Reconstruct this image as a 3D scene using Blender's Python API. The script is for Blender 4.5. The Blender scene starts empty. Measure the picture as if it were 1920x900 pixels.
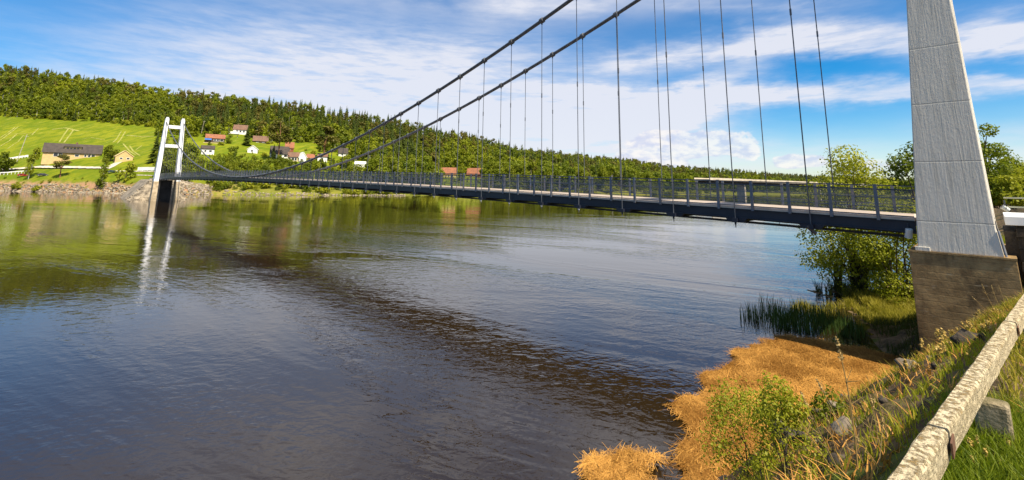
import bpy, math, random
import numpy as np
from mathutils import Vector, Matrix

# ------------------------------------------------------------------ camera, sky, sun
SC = bpy.context.scene
COL = SC.collection
H = 6.2                                   # camera height above the water
F, CY, PITCH, ROLL = 866.11, 195.76, 0.173027, 0.013354
AZ = 0.768819                             # bridge azimuth
A2 = np.array([math.cos(AZ), math.sin(AZ)])     # across the bridge, away from the camera
D2 = np.array([-math.sin(AZ), math.cos(AZ)])    # along the bridge, to the far bank
P0 = np.array([12.464, 19.683])
cp, sp, cr, sr = math.cos(PITCH), math.sin(PITCH), math.cos(ROLL), math.sin(ROLL)
FW = np.array([0, cp, sp]); UP0 = np.array([0, -sp, cp]); RT0 = np.array([1., 0, 0])
RT = cr * RT0 + sr * UP0; UP = -sr * RT0 + cr * UP0

cam_d = bpy.data.cameras.new("camera")
cam = bpy.data.objects.new("camera", cam_d); COL.objects.link(cam); SC.camera = cam
cam_d.sensor_fit = 'HORIZONTAL'; cam_d.sensor_width = 36
cam_d.lens = F / 1920 * 36
cam_d.shift_x = 0; cam_d.shift_y = -(450 - CY) / 1920
cam_d.clip_start = 0.05; cam_d.clip_end = 6000
cam.matrix_world = Matrix(((RT[0], UP[0], -FW[0], 0), (RT[1], UP[1], -FW[1], 0), (RT[2], UP[2], -FW[2], H), (0, 0, 0, 1)))

SUN_EL = math.radians(53)
sun_h = -D2 * math.cos(math.radians(4)) - A2 * math.sin(math.radians(4))
SUN = np.array([sun_h[0] * math.cos(SUN_EL), sun_h[1] * math.cos(SUN_EL), math.sin(SUN_EL)])
sl = bpy.data.lights.new("sun", 'SUN'); sl.energy = 4.8; sl.angle = math.radians(0.53); sl.color = (1.0, 0.91, 0.74)
so = bpy.data.objects.new("sun", sl); COL.objects.link(so)
so.rotation_euler = Vector(SUN).to_track_quat('Z', 'Y').to_euler()

SC.view_settings.view_transform = 'Standard'
SC.view_settings.look = 'None'
SC.view_settings.exposure = 0.75
SC.view_settings.gamma = 1.0
SC.view_settings.use_curve_mapping = False
SC.render.engine = 'CYCLES'
SC.cycles.max_bounces = 6
SC.cycles.diffuse_bounces = 2
SC.cycles.glossy_bounces = 3
SC.cycles.transparent_max_bounces = 12
SC.cycles.sample_clamp_indirect = 6
SC.cycles.use_denoising = True

def ray(x, y):
    return FW + RT * ((x - 960) / F) + UP * ((CY - y) / F)
def at_z(x, y, z):                        # world point on the level z seen at photo pixel x, y
    r = ray(x, y); t = (z - H) / r[2]
    return np.array([r[0] * t, r[1] * t, z])
def at_y(x, y, Y):
    r = ray(x, y) * (Y / ray(x, y)[1]); return r + np.array([0, 0, H])
def to_px(P):
    P = np.asarray(P, float) - np.array([0, 0, H]); z = P @ FW
    return 960 + F * (P @ RT) / z, CY - F * (P @ UP) / z

# ------------------------------------------------------------------ node helpers
class NT:
    def __init__(s, tree): s.t = tree; s.n = tree.nodes; s.l = tree.links
    def node(s, typ, **kw):
        n = s.n.new(typ)
        for k, v in kw.items(): setattr(n, k, v)
        return n
    def put(s, sock, v):
        if isinstance(v, bpy.types.NodeSocket): s.l.new(v, sock)
        elif v is not None:
            if hasattr(sock.default_value, '__len__') and not hasattr(v, '__len__'): v = (v,) * len(sock.default_value)
            if hasattr(v, '__len__') and len(sock.default_value) == 4 and len(v) == 3: v = (*v, 1)
            sock.default_value = v
    def m(s, op, a, b=None, c=None, clamp=False):
        n = s.node('ShaderNodeMath', operation=op); n.use_clamp = clamp
        for i, v in enumerate((a, b, c)):
            if v is not None: s.put(n.inputs[i], v)
        return n.outputs[0]
    def vm(s, op, a, b=None):
        n = s.node('ShaderNodeVectorMath', operation=op)
        s.put(n.inputs[0], a)
        if b is not None: s.put(n.inputs[1], b)
        return n.outputs[0]
    def mix(s, f, a, b, blend='MIX'):
        n = s.node('ShaderNodeMix', data_type='RGBA', blend_type=blend)
        s.put(n.inputs[0], f); s.put(n.inputs[6], a); s.put(n.inputs[7], b)
        return n.outputs[2]
    def noise(s, vec, scale, detail=4, rough=.55, dist=0.0):
        n = s.node('ShaderNodeTexNoise'); s.put(n.inputs['Vector'], vec)
        n.inputs['Scale'].default_value = scale; n.inputs['Detail'].default_value = detail
        n.inputs['Roughness'].default_value = rough; n.inputs['Distortion'].default_value = dist
        return n.outputs['Fac']
    def rng(s, v, a, b, c=0., d=1.):
        n = s.node('ShaderNodeMapRange', interpolation_type='SMOOTHSTEP'); s.put(n.inputs[0], v)
        for i, q in enumerate((a, b, c, d)): s.put(n.inputs[i + 1], q)
        return n.outputs[0]
    def mapping(s, vec, scale=(1, 1, 1), rot=(0, 0, 0)):
        n = s.node('ShaderNodeMapping'); s.put(n.inputs[0], vec)
        n.inputs['Rotation'].default_value = rot; n.inputs['Scale'].default_value = scale
        return n.outputs[0]
    def obj(s): return s.node('ShaderNodeTexCoord').outputs['Object']
    def pos(s): return s.node('ShaderNodeNewGeometry').outputs['Position']
    def attr(s, name): return s.node('ShaderNodeAttribute', attribute_name=name).outputs['Fac']
    def rnd(s): return s.node('ShaderNodeObjectInfo').outputs['Random']
    def bump(s, h, strength, dist=.05):
        n = s.node('ShaderNodeBump'); s.put(n.inputs['Height'], h)
        n.inputs['Strength'].default_value = strength; n.inputs['Distance'].default_value = dist
        return n.outputs[0]

def new_mat(name):
    m = bpy.data.materials.new(name); m.use_nodes = True
    t = NT(m.node_tree); t.n.clear()
    out = t.node('ShaderNodeOutputMaterial')
    return m, t, out
def principled(t, out, color, rough=.7, spec=.4, metal=0., normal=None):
    b = t.node('ShaderNodeBsdfPrincipled')
    t.put(b.inputs['Base Color'], color); t.put(b.inputs['Roughness'], rough)
    b.inputs['Specular IOR Level'].default_value = spec; t.put(b.inputs['Metallic'], metal)
    if normal is not None: t.l.new(normal, b.inputs['Normal'])
    t.l.new(b.outputs[0], out.inputs[0]); return b
def simple(name, c1, c2=None, scale=2., rough=.7, bump=0., bscale=None, spec=.4, metal=0., lo=.35, hi=.65, stretch=(1, 1, 1), dist=.03, world=False):
    m, t, out = new_mat(name)
    v = t.mapping(t.pos() if world else t.obj(), stretch)
    col = c1
    if c2 is not None: col = t.mix(t.rng(t.noise(v, scale, 6, .6), lo, hi), c1, c2)
    nr = t.bump(t.noise(v, bscale or scale * 4, 5, .6), bump, dist) if bump else None
    principled(t, out, col, rough, spec, metal, nr)
    return m
def leaf_mat(name, c_lo, c_hi, trans=.3, rough=.55):
    m, t, out = new_mat(name)
    f = t.m('ADD', t.m('MULTIPLY', t.attr('tint'), .75), t.m('MULTIPLY', t.rnd(), .25))
    col = t.mix(f, c_lo, c_hi)
    d = t.node('ShaderNodeBsdfDiffuse'); t.put(d.inputs[0], col)
    tr = t.node('ShaderNodeBsdfTranslucent'); t.put(tr.inputs[0], t.mix(.35, col, (.20, .30, .01)))
    g = t.node('ShaderNodeBsdfGlossy'); g.inputs['Roughness'].default_value = rough; t.put(g.inputs[0], (.5, .5, .45))
    mx = t.node('ShaderNodeMixShader'); mx.inputs[0].default_value = trans
    t.l.new(d.outputs[0], mx.inputs[1]); t.l.new(tr.outputs[0], mx.inputs[2])
    mg = t.node('ShaderNodeMixShader'); mg.inputs[0].default_value = .03
    t.l.new(mx.outputs[0], mg.inputs[1]); t.l.new(g.outputs[0], mg.inputs[2])
    t.l.new(mg.outputs[0], out.inputs[0])
    return m

# ------------------------------------------------------------------ sky
W = bpy.data.worlds.new("World"); SC.world = W; W.use_nodes = True
w = NT(W.node_tree); w.n.clear()
wout = w.node('ShaderNodeOutputWorld'); bg = w.node('ShaderNodeBackground')
w.l.new(bg.outputs[0], wout.inputs[0])
SKY = 0.10
sky = w.node('ShaderNodeTexSky', sky_type='NISHITA'); sky.sun_disc = False
sky.sun_elevation = SUN_EL; sky.sun_rotation = math.atan2(SUN[0], SUN[1])
sky.air_density = 1.0; sky.dust_density = 0.4; sky.ozone_density = 3.0; sky.altitude = 200
hs = w.node('ShaderNodeHueSaturation'); hs.inputs['Saturation'].default_value = 1.75; hs.inputs['Value'].default_value = .90
w.l.new(sky.outputs[0], hs.inputs['Color'])
dirv = w.node('ShaderNodeTexCoord').outputs['Generated']
sep = w.node('ShaderNodeSeparateXYZ'); w.l.new(dirv, sep.inputs[0])
az = w.m('ARCTAN2', sep.outputs[0], sep.outputs[1]); el = w.m('ARCSINE', sep.outputs[2])
# cloud layers live on a sphere of directions: azimuth and elevation, bent by noise
wv = w.mapping(dirv, (3.2, 3.2, 9.0))
n1 = w.noise(wv, 1.6, 5, .55); n2 = w.noise(w.mapping(dirv, (5, 5, 17)), 2.0, 5, .6)
azw = w.m('ADD', az, w.m('MULTIPLY', w.m('SUBTRACT', n1, .5), .22))
elw = w.m('ADD', el, w.m('MULTIPLY', w.m('SUBTRACT', n2, .5), .060))
def aepx(x, y):
    r = ray(x, y); return math.atan2(r[0], r[1]), math.atan2(r[2], math.hypot(r[0], r[1]))
def stroke(x0, y0, x1, y1, half_px, gain, hard=1.0, warp=True):
    a0, e0 = aepx(x0, y0); a1, e1 = aepx(x1, y1)
    ca, ce = (a0 + a1) / 2, (e0 + e1) / 2
    L = math.hypot(a1 - a0, e1 - e0) / 2; th = math.atan2(e1 - e0, a1 - a0)
    hw = half_px / F * .85
    da = w.m('SUBTRACT', azw if warp else az, ca); de = w.m('SUBTRACT', elw if warp else el, ce)
    p = w.m('ADD', w.m('MULTIPLY', da, math.cos(th) / L), w.m('MULTIPLY', de, math.sin(th) / L))
    q = w.m('ADD', w.m('MULTIPLY', da, -math.sin(th) / hw), w.m('MULTIPLY', de, math.cos(th) / hw))
    r2 = w.m('ADD', w.m('POWER', w.m('ABSOLUTE', p), 4.), w.m('POWER', w.m('ABSOLUTE', q), 2. * hard))
    return w.m('MULTIPLY', w.m('EXPONENT', w.m('MULTIPLY', r2, -1.)), gain)
STROKES = [  # wispy bands
    (100, 190, 1250, 235, 105, 1.05), (300, 70, 1050, 110, 75, .65), (900, 215, 1340, 225, 40, .55),
    (1120, 128, 1480, 70, 26, .75), (1400, 62, 1760, 62, 26, .75), (1360, 92, 1960, 82, 20, .8), (1780, 66, 2020, 74, 30, .85),
    (960, 160, 1420, 175, 16, .55), (1180, 190, 1760, 160, 20, .85), (1700, 158, 2000, 150, 12, .75), (1240, 230, 1420, 130, 26, .7),
    (1040, 250, 1340, 210, 26, .6), (1230, 14, 1600, 8, 12, .35), (860, 12, 1150, 4, 30, .4), (1600, 188, 1900, 172, 7, .35),
    (1750, 300, 2100, 290, 45, .4), (1000, 300, 1800, 310, 40, .45),
]
acc = None
for s_ in STROKES:
    g = stroke(*s_); acc = g if acc is None else w.m('ADD', acc, g)
fib = w.noise(w.mapping(dirv, (4, 4, 26), (0, .12, 0)), 3.0, 6, .62)
fine = w.rng(fib, .25, .70, .55, 1.15)
cir = w.m('ADD', w.m('MULTIPLY', acc, fine), .10)                  # thin veil everywhere
gap = None                                                             # clear openings between the bands
for s_ in [(1440, 124, 1740, 108, 30, .8), (1800, 122, 2000, 112, 20, .6), (1250, 26, 1480, 18, 20, .5), (1360, 222, 1740, 205, 18, .3)]:
    g = stroke(*s_); gap = g if gap is None else w.m('MAXIMUM', gap, g)
cir = w.m('MULTIPLY', cir, w.m('SUBTRACT', 1., gap))
gen = w.m('MULTIPLY', w.rng(w.noise(w.mapping(dirv, (2, 2, 5)), 1.3, 6, .6), .30, .60), .88)     # unseen cirrus over the rest of the sky, thickened to brighten the water
gen = w.m('MULTIPLY', gen, w.m('MAXIMUM', w.rng(el, .31, .46), w.rng(w.m('ABSOLUTE', az), 1.0, 1.5)))
gen = w.m('MULTIPLY', gen, w.rng(az, -.90, -.35, .12, 1.))
cir = w.m('MINIMUM', w.m('ADD', cir, gen), .93)
col = w.mix(cir, hs.outputs[0], (4.9, 5.0, 5.5))
# low cumulus near the skyline
cn = w.noise(w.mapping(dirv, (1, 1, 1.6)), 22, 6, .6)
cacc = None
for s_ in [(1150, 285, 1420, 262, 30, 1.0), (1180, 258, 1300, 250, 14, .9), (1330, 268, 1430, 290, 20, .9), (1440, 302, 1560, 302, 14, .95), (1560, 312, 1760, 306, 14, .6), (1180, 305, 1300, 305, 12, .8)]:
    g = stroke(*s_, hard=1.5, warp=False); cacc = g if cacc is None else w.m('MAXIMUM', cacc, g)
cum = w.rng(w.m('ADD', cacc, w.m('MULTIPLY', w.m('SUBTRACT', cn, .5), 1.5)), .42, .62)
shade = w.rng(w.noise(w.mapping(dirv, (1, 1, 2.2)), 30, 5, .6), .35, .62)
ccol = w.mix(shade, (3.7, 4.0, 5.2), (6.2, 5.9, 5.6))
col = w.mix(w.m('MULTIPLY', cum, .70), col, ccol)
w.l.new(col, bg.inputs['Color']); bg.inputs['Strength'].default_value = SKY

# ------------------------------------------------------------------ mesh helpers
def link_mesh(name, verts, faces, mat=None, parent=None, smooth=False, tint=None):
    me = bpy.data.meshes.new(name)
    if isinstance(verts, np.ndarray) and isinstance(faces, np.ndarray):
        nv, nf, k = len(verts), len(faces), faces.shape[1]
        me.vertices.add(nv); me.vertices.foreach_set('co', verts.astype(np.float32).ravel())
        me.loops.add(nf * k); me.loops.foreach_set('vertex_index', faces.astype(np.int32).ravel())
        me.polygons.add(nf); me.polygons.foreach_set('loop_start', np.arange(0, nf * k, k, dtype=np.int32))
        me.update(calc_edges=True)
    else:
        me.from_pydata([tuple(map(float, v)) for v in verts], [], [tuple(map(int, f)) for f in faces]); me.update()
    if smooth: me.polygons.foreach_set('use_smooth', np.ones(len(me.polygons), bool))
    if tint is not None:
        at = me.attributes.new('tint', 'FLOAT', 'FACE'); at.data.foreach_set('value', np.asarray(tint, np.float32))
    if mat: me.materials.append(mat)
    o = bpy.data.objects.new(name, me); COL.objects.link(o)
    if parent: o.parent = parent
    return o
class MB:
    def __init__(s): s.v = []; s.f = []
    def add(s, vs, fs):
        o = len(s.v); s.v += [tuple(map(float, v)) for v in vs]; s.f += [tuple(i + o for i in f) for f in fs]; return s
    def hexa(s, p):                       # 8 points: bottom ring of 4, top ring of 4
        return s.add(p, [(3, 2, 1, 0), (4, 5, 6, 7), (0, 1, 5, 4), (1, 2, 6, 5), (2, 3, 7, 6), (3, 0, 4, 7)])
    def box(s, c, size, rz=0.0):
        x, y, z = [q / 2 for q in size]; C, S_ = math.cos(rz), math.sin(rz); p = []
        for dz in (-z, z):
            for dx, dy in ((-x, -y), (x, -y), (x, y), (-x, y)):
                p.append((c[0] + dx * C - dy * S_, c[1] + dx * S_ + dy * C, c[2] + dz))
        return s.hexa(p)
    def tube(s, pts, rad, k=8, cap=True):
        pts = [np.asarray(p, float) for p in pts]
        if not hasattr(rad, '__len__'): rad = [rad] * len(pts)
        rings = []
        for i, p in enumerate(pts):
            t = pts[min(i + 1, len(pts) - 1)] - pts[max(i - 1, 0)]; t = t / (np.linalg.norm(t) + 1e-9)
            ref = np.array([0, 0, 1.]) if abs(t[2]) < .9 else np.array([1., 0, 0])
            u = np.cross(t, ref); u /= np.linalg.norm(u); v = np.cross(t, u)
            rings.append([p + (u * math.cos(2 * math.pi * j / k) + v * math.sin(2 * math.pi * j / k)) * rad[i] for j in range(k)])
        vs = [q for r in rings for q in r]; fs = []
        for i in range(len(pts) - 1):
            for j in range(k):
                fs.append((i * k + j, i * k + (j + 1) % k, (i + 1) * k + (j + 1) % k, (i + 1) * k + j))
        if cap: fs += [tuple(range(k - 1, -1, -1)), tuple((len(pts) - 1) * k + j for j in range(k))]
        return s.add(vs, fs)
    def build(s, name, mat=None, parent=None, smooth=False, bevel=0.):
        o = link_mesh(name, s.v, s.f, mat, parent, smooth)
        if bevel:
            b = o.modifiers.new('bevel', 'BEVEL'); b.width = bevel; b.segments = 2; b.limit_method = 'ANGLE'
        return o
def tag(o, label=None, cat=None, group=None, kind=None):
    if label: o['label'] = label
    if cat: o['category'] = cat
    if group: o['group'] = group
    if kind: o['kind'] = kind
    return o
def thing(name, loc, label, cat, group=None, rz=0.0):
    o = bpy.data.objects.new(name, None); COL.objects.link(o); o.location = loc; o.rotation_euler = (0, 0, rz)
    o.empty_display_size = .3
    return tag(o, label, cat, group)
def copy_tree(o, parent=None):
    c = o.copy(); COL.objects.link(c); c.parent = parent
    for ch in list(o.children): copy_tree(ch, c)
    return c
rng = np.random.default_rng(7); random.seed(7)

# ------------------------------------------------------------------ materials
M = {}
M['white_paint'] = None
def tower_mat():
    m, t, out = new_mat('white_painted_concrete')
    o = t.pos()
    # coordinate along the bridge for the upright board marks
    dt = t.node('ShaderNodeVectorMath', operation='DOT_PRODUCT'); t.put(dt.inputs[0], o); dt.inputs[1].default_value = (D2[0], D2[1], 0)
    dta = t.node('ShaderNodeVectorMath', operation='DOT_PRODUCT'); t.put(dta.inputs[0], o); dta.inputs[1].default_value = (A2[0], A2[1], 0)
    sp_ = t.node('ShaderNodeSeparateXYZ'); t.put(sp_.inputs[0], o)
    cb = t.node('ShaderNodeCombineXYZ'); t.put(cb.inputs[0], dt.outputs['Value']); t.put(cb.inputs[1], dta.outputs['Value']); t.put(cb.inputs[2], sp_.outputs[2])
    boards = t.noise(t.mapping(cb.outputs[0], (13, 13, .9)), 1.0, 4, .6, .5)
    rough = t.noise(t.mapping(cb.outputs[0], (9, 9, 7)), 1.0, 6, .7)
    ph = t.m('FRACT', t.m('DIVIDE', t.m('ADD', sp_.outputs[2], t.m('ADD', -.02, t.m('MULTIPLY', t.noise(cb.outputs[0], 2.5, 3), .05))), 2.06))
    seam = t.rng(t.m('ABSOLUTE', t.m('SUBTRACT', ph, .5)), .004, .016, 0., 1.)
    hgt = t.m('ADD', t.m('ADD', t.m('MULTIPLY', boards, 1.0), t.m('MULTIPLY', rough, .55)), t.m('MULTIPLY', seam, .45))
    streak = t.rng(t.noise(t.mapping(cb.outputs[0], (5, 5, .35)), 1., 5, .6), .45, .8)
    colr = t.mix(t.m('MULTIPLY', streak, .7), (.66, .61, .52), (.43, .39, .31))
    colr = t.mix(t.m('SUBTRACT', 1., seam), colr, (.52, .49, .42))
    principled(t, out, colr, .75, .3, 0, t.bump(hgt, .55, .03))
    return m
M['tower'] = tower_mat()
M['white_far'] = simple('white_tower_paint', (.86, .86, .86), (.74, .74, .73), .5, .6)
def pier_mat():
    m, t, out = new_mat('stained_board_formed_concrete')
    o = t.pos(); s_ = t.node('ShaderNodeSeparateXYZ'); t.put(s_.inputs[0], o)
    base = t.mix(t.rng(t.noise(o, 1.1, 6, .65), .38, .66), (.42, .275, .12), (.21, .135, .06))
    base = t.mix(t.m('MULTIPLY', t.rng(t.noise(t.mapping(o, (1.6, 1.6, .8)), .9, 6, .68), .42, .72), .85), base, (.065, .046, .027))
    pale = t.rng(t.noise(t.mapping(o, (1, 1, 5)), 2.2, 6, .6), .60, .74)
    base = t.mix(t.m('MULTIPLY', pale, .6), base, (.42, .33, .2))
    ph = t.m('FRACT', t.m('ADD', t.m('DIVIDE', s_.outputs[2], .24), t.m('MULTIPLY', t.noise(o, 1.5, 2), .25)))
    line = t.rng(t.m('ABSOLUTE', t.m('SUBTRACT', ph, .5)), .02, .10, 0., 1.)
    base = t.mix(t.m('MULTIPLY', t.m('SUBTRACT', 1., line), .13), base, (.12, .085, .05))
    h = t.m('ADD', t.m('MULTIPLY', line, .18), t.noise(o, 9, 6, .65))
    principled(t, out, base, .9, .15, 0, t.bump(h, .5, .03)); return m
M['pier'] = pier_mat()
M['pier_dark'] = simple('mottled_dark_concrete', (.030, .028, .026), (.012, .011, .010), .6, .85, .5, 3)  # near-black concrete with mottled tone
M['pier_beige'] = simple('beige_concrete', (.55, .44, .30), (.34, .26, .16), .7, .85, .3, 3)
M['navy'] = simple('navy_painted_steel', (.009, .012, .024), (.017, .021, .036), .8, .5, .1, 6)
M['rail'] = simple('blue_grey_steel', (.085, .115, .17), (.15, .14, .14), 3.5, .45, 0, spec=.5)
M['bar'] = simple('dark_rail_bar', (.035, .045, .06), (.055, .065, .08), 2., .5)
M['galv'] = simple('galvanised_steel', (.34, .35, .37), (.24, .25, .27), 6., .5, 0, spec=.5, metal=.3)
M['rod'] = simple('grey_hanger_rod', (.13, .135, .15), (.08, .085, .1), 3., .5, 0, metal=.3)
M['cable'] = simple('weathered_cable', (.105, .11, .12), (.06, .063, .07), 3., .55, .3, 30)
M['deck'] = simple('pale_deck_concrete', (.62, .50, .40), (.48, .39, .31), 1.2, .8, .2, 12)
M['nut'] = simple('pale_cast_fitting', (.70, .68, .62), (.5, .48, .44), 5, .5)
def net_mat():
    m, t, out = new_mat('fine_wire_net')
    b = t.node('ShaderNodeBsdfPrincipled'); t.put(b.inputs['Base Color'], (.07, .095, .13)); b.inputs['Roughness'].default_value = .5
    tr = t.node('ShaderNodeBsdfTransparent'); mx = t.node('ShaderNodeMixShader'); mx.inputs[0].default_value = .30
    t.l.new(tr.outputs[0], mx.inputs[1]); t.l.new(b.outputs[0], mx.inputs[2]); t.l.new(mx.outputs[0], out.inputs[0]); return m
M['net'] = net_mat()
M['lamp'] = simple('lamp_housing_pale', (.72, .74, .70), (.6, .62, .58), 4, .4)
M['lamp_dark'] = simple('lamp_housing_dark', (.05, .05, .055), (.09, .09, .09), 4, .4)
M['glass'] = simple('lamp_glass', (.05, .05, .06), None, rough=.08, spec=.8)
M['bark'] = simple('grey_bark', (.10, .075, .05), (.05, .036, .024), 4, .9, .5)
M['bark_red'] = simple('orange_pine_bark', (.24, .11, .05), (.12, .06, .035), 1.2, .9, .4)
M['bark_birch'] = simple('white_birch_bark', (.55, .52, .46), (.22, .19, .16), 2.2, .8)
M['spruce'] = leaf_mat('spruce_needles', (.022, .040, .006), (.080, .098, .012), .15)
M['pine'] = leaf_mat('pine_needles', (.070, .072, .010), (.155, .130, .022), .12)
M['leaf'] = leaf_mat('broad_leaves', (.050, .088, .005), (.270, .290, .010), .38)
M['leaf_bright'] = leaf_mat('young_bright_leaves', (.120, .155, .006), (.290, .295, .012), .38)
M['leaf_olive'] = leaf_mat('olive_willow_leaves', (.200, .225, .008), (.450, .430, .025), .45)
M['grass'] = leaf_mat('grass_blades', (.090, .150, .006), (.240, .270, .012), .38)
M['grass_gold'] = leaf_mat('yellowed_grass_blades', (.20, .20, .012), (.44, .34, .04), .32)
M['grass_dark'] = leaf_mat('dark_sedge_blades', (.030, .040, .008), (.085, .085, .016), .2)
M['reed'] = leaf_mat('reed_stems', (.026, .060, .014), (.075, .11, .020), .2)
M['straw'] = leaf_mat('dry_straw', (.20, .080, .012), (.76, .39, .090), .12)
M['dry'] = leaf_mat('dry_seed_stalks', (.33, .20, .07), (.58, .42, .18), .2)
M['flower'] = leaf_mat('dry_yellow_blossom', (.42, .28, .06), (.72, .50, .16), .2)
M['rock'] = simple('grey_rock', (.21, .165, .115), (.05, .042, .032), 1.6, .9, .8, 5, world=True, dist=.06)
M['rock_dark'] = simple('dark_lichen_rock', (.085, .064, .042), (.030, .024, .018), 2.2, .9, .9, 6, world=True, dist=.06)
M['riprap'] = simple('pale_riprap_stone', (.38, .31, .22), (.13, .105, .075), .6, .9, .5, 2, world=True)

# ------------------------------------------------------------------ water
def water_mat():
    m, t, out = new_mat('river_water')
    p = t.pos(); sp_ = t.node('ShaderNodeSeparateXYZ'); t.put(sp_.inputs[0], p)
    ang = math.atan2(D2[1], D2[0])
    r1 = t.mapping(p, (1, 1, 1), (0, 0, .5))
    big = t.noise(t.mapping(r1, (.035, .10, 1)), 1, 3, .5, .4)         # slow currents
    mid = t.noise(t.mapping(r1, (.38, .95, 1)), 1, 4, .55, .7)
    small = t.noise(t.mapping(p, (1.25, 1.9, 1), (0, 0, .2)), 1, 2, .5, .6)
    chop = t.noise(t.mapping(p, (3.0, 4.2, 1), (0, 0, -.5)), 1, 2, .5, .8)
    patch = t.rng(t.noise(t.mapping(r1, (.020, .075, 1)), 1, 5, .62, 1.2), .40, .60, .22, 1.)
    h = t.m('ADD', t.m('MULTIPLY', mid, .10), t.m('ADD', t.m('MULTIPLY', small, .112), t.m('MULTIPLY', chop, .048)))
    calm = t.rng(sp_.outputs[1], 50., 135., 1., .34)                     # sheltered, smoother water along the far bank
    h = t.m('ADD', t.m('MULTIPLY', h, t.m('MULTIPLY', patch, calm)), t.m('MULTIPLY', big, .35))
    b = principled(t, out, (.020, .0120, .0045), .02, .5, 0, t.bump(h, 1.0, .20))
    b.inputs['IOR'].default_value = 1.6
    return m
o = link_mesh('river_water', [(-3000, -300, 0), (3000, -300, 0), (3000, 3000, 0), (-3000, 3000, 0)], [(0, 1, 2, 3)], water_mat())
tag(o, 'dark rippled river water', kind='structure')

# ------------------------------------------------------------------ far hillside
SHORE_PX = [(-500, 350), (0, 358), (150, 361), (250, 364), (400, 365), (520, 366), (700, 366.5), (900, 367), (1080, 366.5), (1300, 364.5), (1500, 365), (1650, 366.5), (1900, 369)]
def hy(x): return 347 + (x - 960) * .01335                           # horizon row at photo column x
PROF = {   # photo column: rows of (distance Y, photo row) going up from the shore
    -500: [(330, 330), (345, 318), (380, 300), (470, 215), (640, 100), (700, 92)],
    0: [(234, 346), (243, 334), (254, 322), (268, 304), (300, 276), (360, 221), (480, 142), (540, 134)],
    150: [(222, 349), (231, 337), (243, 322), (258, 304), (300, 272), (360, 229), (480, 163), (540, 156)],
    300: [(210, 352), (220, 338), (234, 325), (255, 305), (300, 272), (350, 240), (480, 184), (540, 178)],
    420: [(222, 357), (232, 347), (246, 334), (270, 312), (300, 290), (350, 256), (490, 197), (550, 193)],
    550: [(232, 358), (243, 350), (258, 338), (290, 314), (330, 290), (390, 262), (500, 208), (560, 204)],
    700: [(264, 359), (274, 352), (290, 343), (325, 325), (400, 285), (510, 231), (570, 227)],
    850: [(288, 360), (298, 354), (315, 346), (360, 331), (430, 300), (520, 263), (580, 260)],
    1000: [(308, 361), (318, 356), (335, 350), (400, 335), (470, 315), (560, 294), (620, 292)],
    1150: [(345, 361), (355, 357), (375, 352), (450, 337), (600, 309), (680, 307)],
    1300: [(455, 361), (470, 357), (500, 352), (600, 340), (720, 321), (800, 320)],
    1500: [(560, 362), (580, 359), (640, 355), (740, 347), (880, 332), (960, 331)],
    1700: [(600, 364), (620, 361), (700, 357), (840, 350), (960, 340), (1040, 339)],
    2000: [(650, 366), (680, 363), (760, 358), (900, 352), (1050, 340), (1120, 340)],
}
keys = sorted(PROF)
def shore_Y(x):
    y = np.interp(x, [p[0] for p in SHORE_PX], [p[1] for p in SHORE_PX])
    return at_z(x, y, 0)[1]
NP_ = 46
prof_tab = []
for k in keys:
    sy = shore_Y(k); row = [(sy - 6, -1.2), (sy, -.05)]
    for q_, (Y, py) in enumerate(PROF[k]):
        if q_ >= len(PROF[k]) - 2: py += 7
        row.append((max(Y, row[-1][0] + 3), at_y(k, py, Y)[2]))
    row.append((row[-1][0] + 500, row[-1][1] - 25))
    Ys = np.array([r[0] for r in row]); Zs = np.array([r[1] for r in row])
    # resample on a common parameter: index in the row, so equal features line up between columns
    t_ = np.linspace(0, 1, len(row)); tt = np.linspace(0, 1, NP_)
    prof_tab.append((np.interp(tt, t_, Ys), np.interp(tt, t_, Zs)))
TY = np.array([p[0] for p in prof_tab]); TZ = np.array([p[1] for p in prof_tab])
UK = np.array([ray(k, hy(k))[0] / ray(k, hy(k))[1] for k in keys])
def vnoise(x, y, s, seed=0):
    x = np.asarray(x, float) / s; y = np.asarray(y, float) / s
    xi = np.floor(x).astype(np.int64); yi = np.floor(y).astype(np.int64); fx = x - xi; fy = y - yi
    fx = fx * fx * (3 - 2 * fx); fy = fy * fy * (3 - 2 * fy)
    def hsh(i, j):
        n = (i * 374761393 + j * 668265263 + seed * 982451653) & 0x7fffffff
        n = ((n ^ (n >> 13)) * 1274126177) & 0x7fffffff
        return ((n ^ (n >> 16)) & 0xffff) / 65535.
    return (hsh(xi, yi) * (1 - fx) + hsh(xi + 1, yi) * fx) * (1 - fy) + (hsh(xi, yi + 1) * (1 - fx) + hsh(xi + 1, yi + 1) * fx) * fy
def hill_z(X, Y):
    X = np.atleast_1d(np.asarray(X, float)); Y = np.atleast_1d(np.asarray(Y, float))
    u = np.clip(X / Y, UK[0], UK[-1]); i = np.clip(np.searchsorted(UK, u) - 1, 0, len(UK) - 2)
    f = (u - UK[i]) / (UK[i + 1] - UK[i]); f = f * f * (3 - 2 * f) * .5 + f * .5
    out = np.empty_like(u)
    for n in range(len(u)):
        ys = TY[i[n]] * (1 - f[n]) + TY[i[n] + 1] * f[n]; zs = TZ[i[n]] * (1 - f[n]) + TZ[i[n] + 1] * f[n]
        out[n] = np.interp(Y[n], ys, zs)
    return out
def hit(x, y, y0=180.):                    # where the ray through photo pixel x, y meets the hillside
    r = ray(x, y); Ys = np.arange(y0, 1100, .5); X = r[0] / r[1] * Ys; Z = H + r[2] / r[1] * Ys
    g = hill_z(X, Ys); k = np.argmax(Z <= g)
    if not (Z <= g).any(): k = len(Ys) - 1
    return np.array([X[k], Ys[k], g[k]])
us = np.linspace(UK[0], UK[-1], 300)
gv = []
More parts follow.
